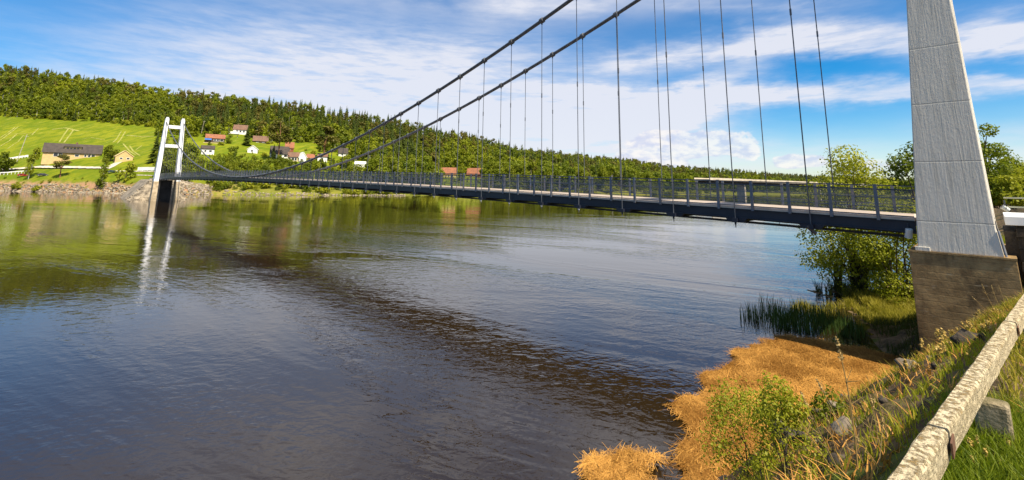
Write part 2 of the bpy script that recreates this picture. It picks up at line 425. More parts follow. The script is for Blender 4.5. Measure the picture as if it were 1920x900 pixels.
for u in us:
    j = int(np.clip(np.searchsorted(UK, u) - 1, 0, len(UK) - 2)); f = (u - UK[j]) / (UK[j + 1] - UK[j]); f = f * f * (3 - 2 * f) * .5 + f * .5
    ys = TY[j] * (1 - f) + TY[j + 1] * f; zs = TZ[j] * (1 - f) + TZ[j + 1] * f
    t_ = np.linspace(0, 1, NP_); t2 = np.linspace(0, 1, 110)
    ys = np.interp(t2, t_, ys); zs = np.interp(t2, t_, zs)
    gv.append(np.stack([u * ys, ys, zs], 1))
gv = np.array(gv); nu, nt = gv.shape[:2]
idx = np.arange(nu * nt).reshape(nu, nt)
gf = np.stack([idx[:-1, :-1], idx[1:, :-1], idx[1:, 1:], idx[:-1, 1:]], -1).reshape(-1, 4)
def hill_mat():
    m, t, out = new_mat('hillside_ground')
    p = t.pos(); s_ = t.node('ShaderNodeSeparateXYZ'); t.put(s_.inputs[0], p)
    g = t.mix(t.rng(t.noise(p, .05, 5, .6), .38, .62), (.125, .160, .006), (.200, .215, .010))
    g = t.mix(t.rng(t.noise(t.mapping(p, (.9, .12, 1), (0, 0, .62)), .35, 3, .5), .45, .62), g, (.105, .15, .006))
    g = t.mix(t.m('MULTIPLY', t.rng(t.noise(t.mapping(p, (1, .3, 1), (0, 0, .5)), .28, 5, .65), .5, .8), .6), g, (.30, .28, .05))
    z = t.m('ADD', s_.outputs[2], t.m('MULTIPLY', t.m('SUBTRACT', t.noise(p, .12, 5, .65), .5), 4.5))
    br = t.m('MULTIPLY', t.rng(z, 3.6, 6.0, 1., 0.), t.rng(s_.outputs[0], -152., -128., 1., .2))
    bank = t.mix(t.rng(t.noise(p, .35, 5, .65), .48, .62), (.34, .20, .11), (.19, .17, .035))
    g = t.mix(br, g, bank)
    principled(t, out, g, .95, .1, 0, t.bump(t.noise(p, .8, 5, .65), .8, .5)); return m
tag(link_mesh('hillside', gv.reshape(-1, 3), gf, hill_mat(), smooth=True), 'green hillside behind the river', kind='structure')

def drape(name, polyline, width_px, mat, lift=.12, step=3.):      # a strip laid on the hillside under a photo polyline
    pts = []
    for (x0, y0), (x1, y1) in zip(polyline[:-1], polyline[1:]):
        n = max(1, int(math.hypot(x1 - x0, y1 - y0) / step))
        for i in range(n): pts.append((x0 + (x1 - x0) * i / n, y0 + (y1 - y0) * i / n))
    pts.append(polyline[-1]); P = [hit(*p) for p in pts]; vs = []; fs = []
    for i, p in enumerate(P):
        a = P[max(i - 1, 0)]; b = P[min(i + 1, len(P) - 1)]; tdir = (b - a)[:2]; tdir /= np.linalg.norm(tdir) + 1e-9
        nrm = np.array([-tdir[1], tdir[0]]); wd = width_px
        for s_ in (-1, 1):
            q = p[:2] + nrm * s_ * wd / 2; vs.append((q[0], q[1], max(hill_z(q[0], q[1])[0], p[2] - .3) + lift))
    for i in range(len(P) - 1): fs.append((2 * i, 2 * i + 1, 2 * i + 3, 2 * i + 2))
    return vs, fs
M['track'] = simple('pale_wheel_track', (.36, .32, .10), (.21, .23, .02), .5, .95, lo=.35, hi=.62, world=True)
M['gravel'] = simple('pale_gravel', (.62, .56, .45), (.46, .40, .30), .5, .95, world=True)
tv, tf = [], []
for pl, wd in [([(0, 259), (22, 244), (28, 239)], .8), ([(0, 264), (24, 246), (34, 238)], .8), ([(0, 275), (18, 264), (32, 251)], .7), ([(14, 279), (34, 266), (44, 254)], .6),
               ([(111, 267), (122, 250), (128, 242)], .9), ([(120, 268), (132, 252), (138, 243)], .9), ([(60, 253), (72, 241)], .7), ([(211, 268), (218, 262), (227, 247)], .7), ([(219, 270), (226, 262), (235, 247)], .7),
               ([(231, 270), (243, 284), (254, 291)], .8), ([(243, 274), (250, 284), (262, 292)], .8), ([(238, 254), (262, 256), (288, 256)], 1.5), ([(98, 243), (122, 240), (148, 246)], 1.6), ([(20, 252), (60, 250)], .5), ([(152, 262), (170, 258), (196, 263)], .5), ([(255, 281), (266, 273)], .6)]:
    v_, f_ = drape('t', pl, wd, None); o_ = len(tv); tv += v_; tf += [tuple(i + o_ for i in f) for f in f_]
tag(link_mesh('field_wheel_tracks', tv, tf, M['track']), 'pale tractor tracks in the green field', kind='structure')
tv, tf = [], []
for pl, wd in [([(-60, 324), (0, 320), (50, 316.5), (70, 314.5), (140, 315), (203, 316), (214, 309), (226, 303), (246, 299)], 3.4), ([(255, 329), (290, 330)], .8), ([(204, 321), (260, 322), (300, 323)], .8)]:
    v_, f_ = drape('t', pl, wd, None, .2); o_ = len(tv); tv += v_; tf += [tuple(i + o_ for i in f) for f in f_]
tag(link_mesh('gravel_road', tv, tf, M['gravel']), 'pale gravel road below the long house', kind='structure')
# ------------------------------------------------------------------ suspension bridge
PAN = 3.0
def Wp(n, a, zc):                          # n panels along, a metres across, zc height relative to the camera
    q = P0 + D2 * PAN * n + A2 * a; return (q[0], q[1], zc + H)
def dk(n): return -1.00425 + .081957 * n - .00086799 * n * n
def cz(n): return 16.17434 - 1.086935 * n + .01915316 * n * n
BW = 4.454
N0, N1 = -1.10, 58.95
bridge = thing('suspension_bridge', Wp(-1.46, 0, -H), 'long white and navy suspension footbridge crossing the river between two portal towers', 'bridge')
def bpart(mb, name, mat, parent=None, **k):
    o = mb.build(name, mat, None, **k); o.parent = parent or bridge
    o.matrix_parent_inverse = Matrix.Identity(4)
    off = Vector((0, 0, 0)); p = o.parent
    while p: off += p.location; p = p.parent
    o.data.transform(Matrix.Translation(-off)); return o
def sweep(mb, ns, a0, a1, z0, z1, f=dk):
    vs = []; fs = []
    for n in ns:
        for a, z in ((a0, z0), (a1, z0), (a1, z1), (a0, z1)): vs.append(Wp(n, a, f(n) + z))
    for i in range(len(ns) - 1):
        for j in range(4): fs.append((i * 4 + j, i * 4 + (j + 1) % 4, i * 4 + 4 + (j + 1) % 4, i * 4 + 4 + j))
    fs += [(3, 2, 1, 0), tuple((len(ns) - 1) * 4 + j for j in range(4))]
    return mb.add(vs, fs)
NS = np.linspace(N0, N1, 61)
bpart(sweep(MB(), NS, .06, BW - .06, .0, .10), 'deck', M['deck'])
for a_ in (.14, BW - .14):
    g = MB(); sweep(g, NS, a_ - .02, a_ + .02, -.40, -.03); sweep(g, NS, a_ - .11, a_ + .11, -.03, -.003); sweep(g, NS, a_ - .11, a_ + .11, -.43, -.40)
    bpart(g, 'girder', M['navy'])
for a_ in (1.05, 3.3):
    g = MB(); sweep(g, np.linspace(-1.0, 58.5, 61), a_ - .045, a_ + .045, -.70, -.60)
    for n in np.arange(-.5, 58, 1.0): g.tube([Wp(n, a_, dk(n) - .60), Wp(n, a_, dk(n) - .35)], .012, 5)
    bpart(g, 'service_pipe', M['navy'])
CB = []
for i in range(0, 58):
    g = MB(); b0 = dk(i)
    g.hexa([Wp(i - .035, -.16, b0 - .62), Wp(i + .035, -.16, b0 - .62), Wp(i + .035, BW + .16, b0 - .62), Wp(i - .035, BW + .16, b0 - .62),
            Wp(i - .035, -.16, b0 - .435), Wp(i + .035, -.16, b0 - .435), Wp(i + .035, BW + .16, b0 - .435), Wp(i - .035, BW + .16, b0 - .435)])
    g.hexa([Wp(i - .11, .02, b0 - .60), Wp(i + .11, .02, b0 - .60), Wp(i + .11, .26, b0 - .60), Wp(i - .11, .26, b0 - .60),
            Wp(i - .16, .02, b0 - .434), Wp(i + .16, .02, b0 - .434), Wp(i + .16, .26, b0 - .434), Wp(i - .16, .26, b0 - .434)])
    cbm = bpart(g, 'cross_beam', M['navy'])
    k = MB(); k.tube([Wp(i, -.07, b0 - .72), Wp(i, -.07, b0 - .56)], .06 if i > 3 else .045, 8); 
    bpart(k, 'anchor_nut', M['nut'] if i > 3 else M['navy'], cbm)
# railings: posts, rails and net
RTOP = 1.27
post_list = []
for side, a_ in ((0, .03), (1, BW - .03)):
    rl = bpart(sweep(MB(), NS, a_ - .018, a_ + .018, RTOP - .03, RTOP), 'railing', M['bar'])
    g = MB(); sweep(g, NS, a_ - .03, a_ + .03, 1.075, 1.125); bpart(g, 'top_bar', M['bar'], rl)
    for z in (.80, .45): bpart(sweep(MB(), NS, a_ - .014, a_ + .014, z - .016, z + .016), 'rail_bar', M['rail'], rl)
    bpart(sweep(MB(), NS, a_ - .014, a_ + .014, .125, .165), 'bottom_bar', M['bar'], rl)
    g = MB(); vs = []; fs = []
    for n in NS: vs += [Wp(n, a_ + .025, dk(n) + .17), Wp(n, a_ + .025, dk(n) + 1.07)]
    for i in range(len(NS) - 1): fs.append((2 * i, 2 * i + 2, 2 * i + 3, 2 * i + 1))
    bpart(MB().add(vs, fs), 'net_panel', M['net'], rl)
    far_posts = MB(); npost = 0
    for i in range(0, 120):
        n = -.75 + i * .5
        if n > N1 - .1: break
        s_ = -1 if side == 0 else 1; b0 = dk(n); mb = MB() if npost < 98 else far_posts; npost += 1
        aa, ab = a_ - .045 * 1, a_ + .045
        mb.hexa([Wp(n - .018, aa, b0 - .06), Wp(n + .018, aa, b0 - .06), Wp(n + .018, ab, b0 - .06), Wp(n - .018, ab, b0 - .06),
                 Wp(n - .018, aa, b0 + RTOP + .02), Wp(n + .018, aa, b0 + RTOP + .02), Wp(n + .018, ab, b0 + RTOP + .02), Wp(n - .018, ab, b0 + RTOP + .02)])
        if mb is not far_posts: bpart(mb, 'railing_post', M['rail'], rl)
    o = bpart(far_posts, 'far_railing_posts', M['rail'], rl); tag(o, kind='stuff')
# main cables with clamps, hangers
hang_far = MB(); nh = 0
for side, a_ in ((0, -.06), (1, BW + .06)):
    ns = np.concatenate([np.linspace(-1.46, 58.93, 240)])
    pts = [Wp(n, a_, cz(n)) for n in ns]
    cb = MB().tube(pts, .13, 10)
    cb.tube([Wp(-9.5, a_, -1.2), Wp(-1.46, a_, cz(-1.46))], .11, 10)
    cable = bpart(cb, 'main_cable', M['cable'], smooth=True)
    for i in range(0, 58):
        sl_ = np.array(Wp(i + .05, a_, cz(i + .05))) - np.array(Wp(i - .05, a_, cz(i - .05)))
        c0 = np.array(Wp(i, a_, cz(i))); sl_ /= np.linalg.norm(sl_)
        if i < 48:
            g = MB().tube([c0 - sl_ * .17, c0 - sl_ * .13, c0 + sl_ * .13, c0 + sl_ * .17], [.16, .20, .20, .16], 10)
            g.box(c0 + np.array([0, 0, -.2]), (.07, .07, .2), AZ); bpart(g, 'cable_clamp', M['cable'], cable)
for i in range(0, 58):
    for side, a_ in ((0, -.06), (1, BW + .06)):
        top, bot = cz(i) - .15, dk(i) - .85
        if side == 1: bot = dk(i) - .7
        mb = MB() if nh < 98 else hang_far; nh += 1
        mb.tube([Wp(i, a_, bot), Wp(i, a_, max(top, bot + .3))], .024, 6)
        if top - bot > 3:
            zz = bot + 2.0 + (top - bot) * .42; mb.tube([Wp(i, a_, zz), Wp(i, a_, zz + .3)], .042, 6)
        if mb is not hang_far: bpart(mb, 'hanger_rod', M['rod'])
tag(bpart(hang_far, 'far_hanger_rods', M['rod']), kind='stuff')

def frustum(mb, n0, n1, a0, a1, z0, N0_, N1_, A0_, A1_, z1):
    return mb.hexa([Wp(n0, a0, z0), Wp(n1, a0, z0), Wp(n1, a1, z0), Wp(n0, a1, z0), Wp(N0_, A0_, z1), Wp(N1_, A0_, z1), Wp(N1_, A1_, z1), Wp(N0_, A1_, z1)])
# near tower: legs taper upwards
near_t = bpart(frustum(MB(), -1.93, -1.02, -.78, BW + .8, -6.9, -1.90, -1.035, -.74, BW + .76, -2.13), 'tower', M['pier'], bevel=.02)
def lerp(a, b, t): return a + (b - a) * t
for side, ac in ((0, -.08), (1, BW + .08)):
    g = MB(); lev = [(-2.07, -1.812, -1.118, .62), (-1.2, -1.783, -1.132, .60), (7.0, -1.713, -1.318, .50), (18.6, -1.625, -1.36, .42)]
    vs = []
    for z, na, nb, hw in lev:
        vs += [Wp(na, ac - hw, z), Wp(nb, ac - hw, z), Wp(nb, ac + hw, z), Wp(na, ac + hw, z)]
    fs = [(3, 2, 1, 0), tuple(12 + j for j in range(4))]
    for i in range(3):
        for j in range(4): fs.append((i * 4 + j, i * 4 + (j + 1) % 4, i * 4 + 4 + (j + 1) % 4, i * 4 + 4 + j))
    leg = bpart(g.add(vs, fs), 'tower_leg', M['tower'], near_t, bevel=.035)
    bpart(frustum(MB(), -1.65, -1.33, ac - .5, ac + .5, 18.6, -1.62, -1.36, ac - .4, ac + .4, 18.9), 'cable_saddle', M['rail'], near_t)
    if side == 0:
        bpart(frustum(MB(), -1.225, -1.095, ac - .66, ac - .3, -2.065, -1.225, -1.095, ac - .66, ac - .3, -1.93), 'foot_block', M['tower'], near_t, bevel=.01)
        bpart(MB().tube([Wp(-1.83, ac - .6, -2.05), Wp(-1.80, ac - .6, -1.25)], .03, 8), 'drain_pipe', M['galv'], near_t)
for z in (10.4, 16.0):
    bpart(frustum(MB(), -1.62, -1.36, .2, BW - .2, z, -1.62, -1.36, .2, BW - .2, z + 1.0), 'portal_beam', M['tower'], near_t)
bpart(frustum(MB(), -1.905, -1.03, -.765, BW + .78, -2.127, -1.905, -1.03, -.765, BW + .78, -2.068), 'pier_cap', M['pier'], near_t)
# far tower
far_t = bpart(frustum(MB(), 58.75, 59.2, .8, BW - .8, -7.5, 58.75, 59.2, .8, BW - .8, .15), 'tower', M['pier_dark'])
for side, (ab, at_) in ((0, (-.55, .15)), (1, (BW + .55, BW - .15))):
    g = MB(); frustum(g, 58.45, 59.45, ab - .58, ab + .58, -.3, 58.7, 59.2, at_ - .47, at_ + .47, 19.5)
    bpart(g, 'tower_leg', M['white_far'], far_t, bevel=.05)
    bpart(frustum(MB(), 58.75, 59.15, at_ - .4, at_ + .4, 19.5, 58.8, 59.1, at_ - .32, at_ + .32, 20.0), 'cable_saddle', M['galv'], far_t)
    ab2 = ab + (-.12 if side == 0 else .12)
    bpart(frustum(MB(), 58.3, 59.6, ab2 - .72, ab2 + .68, -8.0, 58.42, 59.48, ab - .63, ab + .63, -.3), 'concrete_pier', M['pier_beige'], far_t)
for zc_ in (17.0, 10.9):
    bpart(frustum(MB(), 58.8, 59.1, .45, BW - .45, zc_ - .5, 58.8, 59.1, .45, BW - .45, zc_ + .5), 'portal_beam', M['white_far'], far_t)

def floodlight(name, loc, direction, r, L, mat, label, yoke=True):
    d = Vector(direction).normalized(); t = thing(name, loc, label, 'lamp')
    e = np.array(d) * L
    h = MB().tube([-e * .5, -e * .46, e * .44, e * .5], [r * .82, r * .95, r, r * 1.06], 16); h.build('lamp_housing', mat, t, smooth=False)
    MB().tube([e * .5, e * .515], r * .96, 16).build('lamp_glass', M['glass'], t)
    if yoke:
        s_ = np.cross(np.array(d), [0, 0, 1.]); s_ /= np.linalg.norm(s_); y = MB()
        up = np.array([0, 0, 1.])
        y.tube([s_ * r * 1.15, s_ * r * 1.2 + up * r * 1.8, -s_ * r * 1.2 + up * r * 1.8, -s_ * r * 1.15], .018, 6)
        y.tube([up * r * 1.8, up * (r * 1.8 + .14)], .022, 6); y.build('lamp_bracket', M['bar'], t)
    return t
def on_side(x, y, a):
    r = ray(x, y); a0 = P0 @ A2 + a; t = a0 / (r[:2] @ A2); return r * t + np.array([0, 0, H])
floodlight('floodlight', on_side(1704, 437, .05), (D2[0] * .30 + .25, D2[1] * .30 + .05, -.9), .115, .33, M['lamp'], 'pale cylinder floodlight under the deck beside the near tower')
floodlight('floodlight', on_side(1521, 431, -.05), (.62, -.1, -.55), .07, .42, M['lamp_dark'], 'dark slim floodlight on the girder where a hanger meets it')

# ------------------------------------------------------------------ approach at the near end
app = thing('stone_abutment', Wp(-2.4, .4, -4.2), 'dark dry stone wall with pale kerb behind the near tower', 'wall')
st = MB(); zc_ = -3.9; r_ = random.Random(3)
while zc_ < -1.15:
    hh = r_.uniform(.26, .42); n = -1.93
    while n > -5.5:
        ln = r_.uniform(.2, .42); n2 = n - ln; dep = r_.uniform(-.10, .10)
        top = min(zc_ + hh - .02, -1.12)
        st.hexa([Wp(n, .15 + dep, zc_), Wp(n2 + .012, .15 + dep, zc_), Wp(n2 + .012, 1.2, zc_), Wp(n, 1.2, zc_),
                 Wp(n - .01, .15 + dep + r_.uniform(-.04, .05), top), Wp(n2 + .02, .15 + dep + r_.uniform(-.04, .05), top + r_.uniform(-.03, .01)), Wp(n2 + .02, 1.2, top), Wp(n - .01, 1.2, top)]); n = n2
    zc_ += hh
def apart(mb, name, mat, **k):
    o = mb.build(name, mat, app, **k); o.data.transform(Matrix.Translation(-app.location)); return o
apart(st, 'stone_courses', M['rock_dark'], bevel=.04)
g = MB(); sweep(g, [-5.5, -1.84], .3, BW, -4.5, -1.3, f=lambda n: 0); apart(g, 'fill', M['rock_dark'])
g = MB(); sweep(g, [-5.5, -1.86], .12, BW - .1, -1.09, -.80, f=lambda n: 0); apart(g, 'kerb', M['white_far'], bevel=.02)
hr = thing('steel_handrail', Wp(-3, .3, -.8), 'two bar steel handrail on the white kerb behind the near tower', 'handrail')
def hpart(mb, name, mat):
    o = mb.build(name, mat, hr); o.data.transform(Matrix.Translation(-hr.location)); return o
M['cream'] = simple('cream_painted_steel', (.62, .60, .42), (.5, .48, .32), 3, .5)
for z in (-.20, -.50): hpart(sweep(MB(), [-5.5, -1.88], .28, .33, z - .025, z + .025, f=lambda n: 0), 'rail_bar', M['cream'])
for n in (-2.6, -3.4, -4.2, -5.0): hpart(MB().tube([Wp(n, .305, -.8), Wp(n, .305, -.17)], .025, 8), 'railing_post', M['cream'])
floodlight('floodlight', on_side(1885, 391, .1), (-.5, .3, .5), .075, .2, M['lamp'], 'small pale floodlight on the white kerb right of the near tower')

# ------------------------------------------------------------------ concrete road bridge far upstream
pa, pb = at_z(1391, 370.5, 0), at_z(1533, 368.5, 0); dv = (pb - pa)[:2]; Lp = np.linalg.norm(dv); dv /= Lp; nv = np.array([-dv[1], dv[0]])
rb = thing('road_bridge', (pa[0], pa[1], 0), 'low concrete road bridge on slim columns far upstream, seen through the railing', 'bridge')
def rbq(s, t, z): q = dv * s + nv * t; return (q[0], q[1], z)
zt = at_y(1391, 338.5, pa[1])[2]
def rbox(s0, s1, t0, t1, z0, z1): return MB().hexa([rbq(s0, t0, z0), rbq(s1, t0, z0), rbq(s1, t1, z0), rbq(s0, t1, z0), rbq(s0, t0, z1), rbq(s1, t0, z1), rbq(s1, t1, z1), rbq(s0, t1, z1)])
s0 = -Lp * .36; s1 = Lp * 2.7
M['conc'] = simple('pale_bridge_concrete', (.58, .50, .38), (.42, .36, .27), .3, .85)
rbox(s0, s1, -5, 5, zt - 1.0, zt).build('deck', M['conc'], rb)
for t_ in (-3.2, 3.2): rbox(s0, s1, t_ - .6, t_ + .6, zt - 2.3, zt - 1.003).build('girder', M['pier_dark'], rb)
for t_ in (-4.9, 4.9): rbox(s0, s1, t_ - .12, t_ + .12, zt + .003, zt + .9).build('parapet', M['conc'], rb)
for k in (0, 1, 2):
    rbox(Lp * k - .9, Lp * k + .9, -2.6, 2.6, -2, zt - 2.303).build('column', M['conc'], rb)

# ------------------------------------------------------------------ vegetation prototypes
def cone_tree(seed, Ht, R, tiers, k, droop=.35, lean=.0, base=.10):
    r = np.random.default_rng(seed); vs = []; fs = []; tint = []
    for t in range(tiers):
        f = t / (tiers - 1); z = Ht * (base + (1 - base) * f ** .92); rad = R * (1 - f) ** .85 * r.uniform(.82, 1.15) + .05 * R * (1 - f)
        a0 = r.uniform(0, 6.28); kk = max(4, int(k * (1 - .5 * f)))
        for j in range(kk):
            a = a0 + 6.283 * j / kk + r.uniform(-.25, .25); L = rad * r.uniform(.65, 1.25); wd = L * r.uniform(.42, .62) + .06
            dz = -droop * L * r.uniform(.6, 1.3); c, s_ = math.cos(a), math.sin(a); o = len(vs)
            th = Ht / tiers * r.uniform(.7, 1.1)
            vs += [(0, 0, z + th), (c * L * .55 - s_ * wd * .5, s_ * L * .55 + c * wd * .5, z + dz * .5), (c * L, s_ * L, z + dz), (c * L * .55 + s_ * wd * .5, s_ * L * .55 - c * wd * .5, z + dz * .5)]
            fs.append((o, o + 1, o + 2, o + 3)); tint.append(np.clip(r.normal(.45, .25), 0, 1))
    return np.array(vs), np.array(fs), np.array(tint)
def leaf_cloud(seed, n, Ht, R, size, z0=.2, clumps=14, shape=.5, top=1.0):
    r = np.random.default_rng(seed)
    cl = []
    for _ in range(clumps):
        f = r.uniform(0, 1); z = Ht * (z0 + (top - z0) * f); prof = math.sin(math.pi * min(.97, max(.12, (f * .86 + .13)))) ** shape
        a = r.uniform(0, 6.283); q = R * prof * math.sqrt(r.uniform(.1, 1)) * .78; cl.append((q * math.cos(a), q * math.sin(a), z * .94, R * r.uniform(.28, .50)))
    cl = np.array(cl); which = r.integers(0, clumps, n); d = r.normal(size=(n, 3)); d /= np.linalg.norm(d, axis=1)[:, None]
    rad = cl[which, 3] * r.uniform(.35, 1.05, n) ** .6
    P = cl[which, :3] + d * rad[:, None] * np.array([1, 1, .85]); P[:, 2] = np.maximum(P[:, 2], Ht * .03)
    return quads(r, P, size, d, np.clip(r.normal(.42, .11, n) + (r.uniform(-.22, .22, clumps))[which], 0, 1), cl)
def quads(r, P, size, d, tint, cl=None):
    n = len(P); nn = d + r.normal(size=(n, 3)) * .6 + np.array([0, 0, .35]); nn /= np.linalg.norm(nn, axis=1)[:, None]
    u = np.cross(nn, r.normal(size=(n, 3))); u /= np.linalg.norm(u, axis=1)[:, None] + 1e-9; v = np.cross(nn, u)
    s_ = size * r.uniform(.6, 1.35, n)[:, None]; lv = r.uniform(.5, .8, n)[:, None]
    V = np.stack([P - u * s_ * .5, P + v * s_ * .5 * lv, P + u * s_ * .5, P - v * s_ * .5 * lv], 1).reshape(-1, 3)
    return V, np.arange(4 * n).reshape(n, 4), tint, cl
def trunk_mesh(Ht, r0, cl=None, seed=0, bend=.02, limbs=8, k=6, frac=.92):
    r = np.random.default_rng(seed); mb = MB(); pts = []; off = np.zeros(2)
    for i in range(7):
        f = i / 6; off = off + r.normal(size=2) * bend * Ht * .35; pts.append((off[0] if i else 0, off[1] if i else 0, Ht * frac * f - (.4 if i == 0 else 0)))
    mb.tube(pts, [r0 * (1.25 if i == 0 else 1) * (1 - .85 * i / 6) for i in range(7)], k)
    if cl is not None:
        for c in cl[:limbs]:
            zb = max(c[2] * r.uniform(.45, .75), Ht * .12); i = min(5, int(zb / (Ht * frac) * 6)); b = np.array(pts[i]); b[2] = zb
            midp = (b + c[:3]) / 2 + np.array([0, 0, .05 * Ht]) * r.uniform(-.3, .6)
            mb.tube([b, midp, c[:3]], [r0 * .42, r0 * .26, r0 * .08], 5)
    return mb
def tree_proto(name, crown, trunk_mb, leafm, barkm, label, cat, group):
    root = thing(name, (0, 0, -500), label, cat, group)
    link_mesh('crown', crown[0], crown[1], leafm, root, tint=crown[2]); trunk_mb.build('trunk', barkm, root)
    return root
protos = {}
for i in range(3):
    Ht, R = [(13, 2.5), (15, 2.7), (11, 2.3)][i]; c = cone_tree(40 + i, Ht, R, 24, 13, .38)
    protos[f'spruce{i}'] = (tree_proto('spruce_tree', c, trunk_mesh(Ht, .2, frac=.8, bend=.004), M['spruce'], M['bark'], 'dark narrow spruce rising among the trees on the far bank', 'tree', 'spruces on the far bank'), Ht)
for i in range(4):
    Ht, R = [(10, 3.2), (8.5, 3.4), (11.5, 3.0), (7, 2.9)][i]; c = leaf_cloud(60 + i, 1500, Ht, R, .60, .14, 22, .55)
    protos[f'leafy{i}'] = (tree_proto('leafy_tree', c, trunk_mesh(Ht, .17, c[3], i, frac=.8), M['leaf'] if i % 2 else M['leaf_bright'], M['bark_birch'] if i in (0, 2) else M['bark'], 'bushy light green broadleaf tree on the far bank', 'tree', 'leafy trees on the far bank'), Ht)
for i in range(2):
    Ht, R = [(13, 2.9), (11.5, 2.7)][i]; c = leaf_cloud(80 + i, 1100, Ht, R, .60, .48, 15, .5)
    protos[f'pine{i}'] = (tree_proto('pine_tree', c, trunk_mesh(Ht, .2, c[3], i + 4, frac=.88), M['pine'], M['bark_red'], 'brownish green pine with bare trunk on the far hillside', 'tree', 'pines on the far hillside'), Ht)
for i in range(3):
    Ht, R = [(2.6, 1.7), (1.8, 1.5), (3.4, 1.8)][i]; c = leaf_cloud(90 + i, 420, Ht, R, .42, .10, 9, .6)
    protos[f'bush{i}'] = (tree_proto('leafy_bush', c, trunk_mesh(Ht, .06, c[3], i + 9, frac=.7, limbs=5), M['leaf_olive'] if i else M['leaf'], M['bark'], 'low round bush on the far river bank', 'bush', 'bushes on the far bank'), Ht)
used = set(); DEFAULTS = {}
def plant(kind, pos, h=None, label=None, group=None, name=None, cat=None, wide=1.0, lean=(0, 0)):
    root, Ht = protos[kind]
    if kind in used: o = copy_tree(root)
    else: used.add(kind); o = root
    lab0, grp0, nm0, cat0 = DEFAULTS.setdefault(kind, (root['label'], root.get('group'), root.name.split('.')[0], root['category']))
    o['label'] = lab0; o['group'] = grp0; o['category'] = cat0; o.name = nm0
    s_ = (h or Ht) / Ht; o.location = (pos[0], pos[1], pos[2] - .15); o.rotation_euler = (lean[0], lean[1], random.uniform(0, 6.28)); o.scale = (s_ * wide, s_ * wide, s_)
    if label:
        o['label'] = label
        if group: o['group'] = group
        elif 'group' in o: del o['group']
    if name: o.name = name
    if cat: o['category'] = cat
    return o
# ------------------------------------------------------------------ houses on the far bank
M['roof_dark'] = simple('dark_brown_roof_tiles', (.075, .058, .048), (.05, .04, .034), .6, .85)
M['roof_red'] = simple('orange_roof_tiles', (.33, .125, .06), (.22, .09, .05), .8, .85)
M['roof_brown'] = simple('brown_roof_tiles', (.20, .11, .07), (.14, .08, .055), .8, .85)
M['wall_ochre'] = simple('ochre_wood_cladding', (.60, .42, .19), (.50, .35, .16), .8, .85)
M['wall_white'] = simple('white_wood_cladding', (.80, .78, .74), (.70, .68, .63), .8, .8)
M['wall_dark'] = simple('dark_brown_cladding', (.085, .06, .045), (.06, .045, .035), .8, .85)
M['wall_yellow'] = simple('pale_yellow_cladding', (.66, .52, .27), (.58, .45, .22), .8, .85)
M['wall_red'] = simple('red_brown_cladding', (.26, .08, .045), (.2, .065, .04), .8, .85)
M['trim'] = simple('white_trim', (.80, .79, .76), None, rough=.7)
M['pane'] = simple('dark_window_glass', (.02, .022, .026), None, rough=.08, spec=.7)
M['awning'] = simple('blue_awning_cloth', (.05, .16, .48), (.04, .13, .40), 1, .9)
HOUSES = []
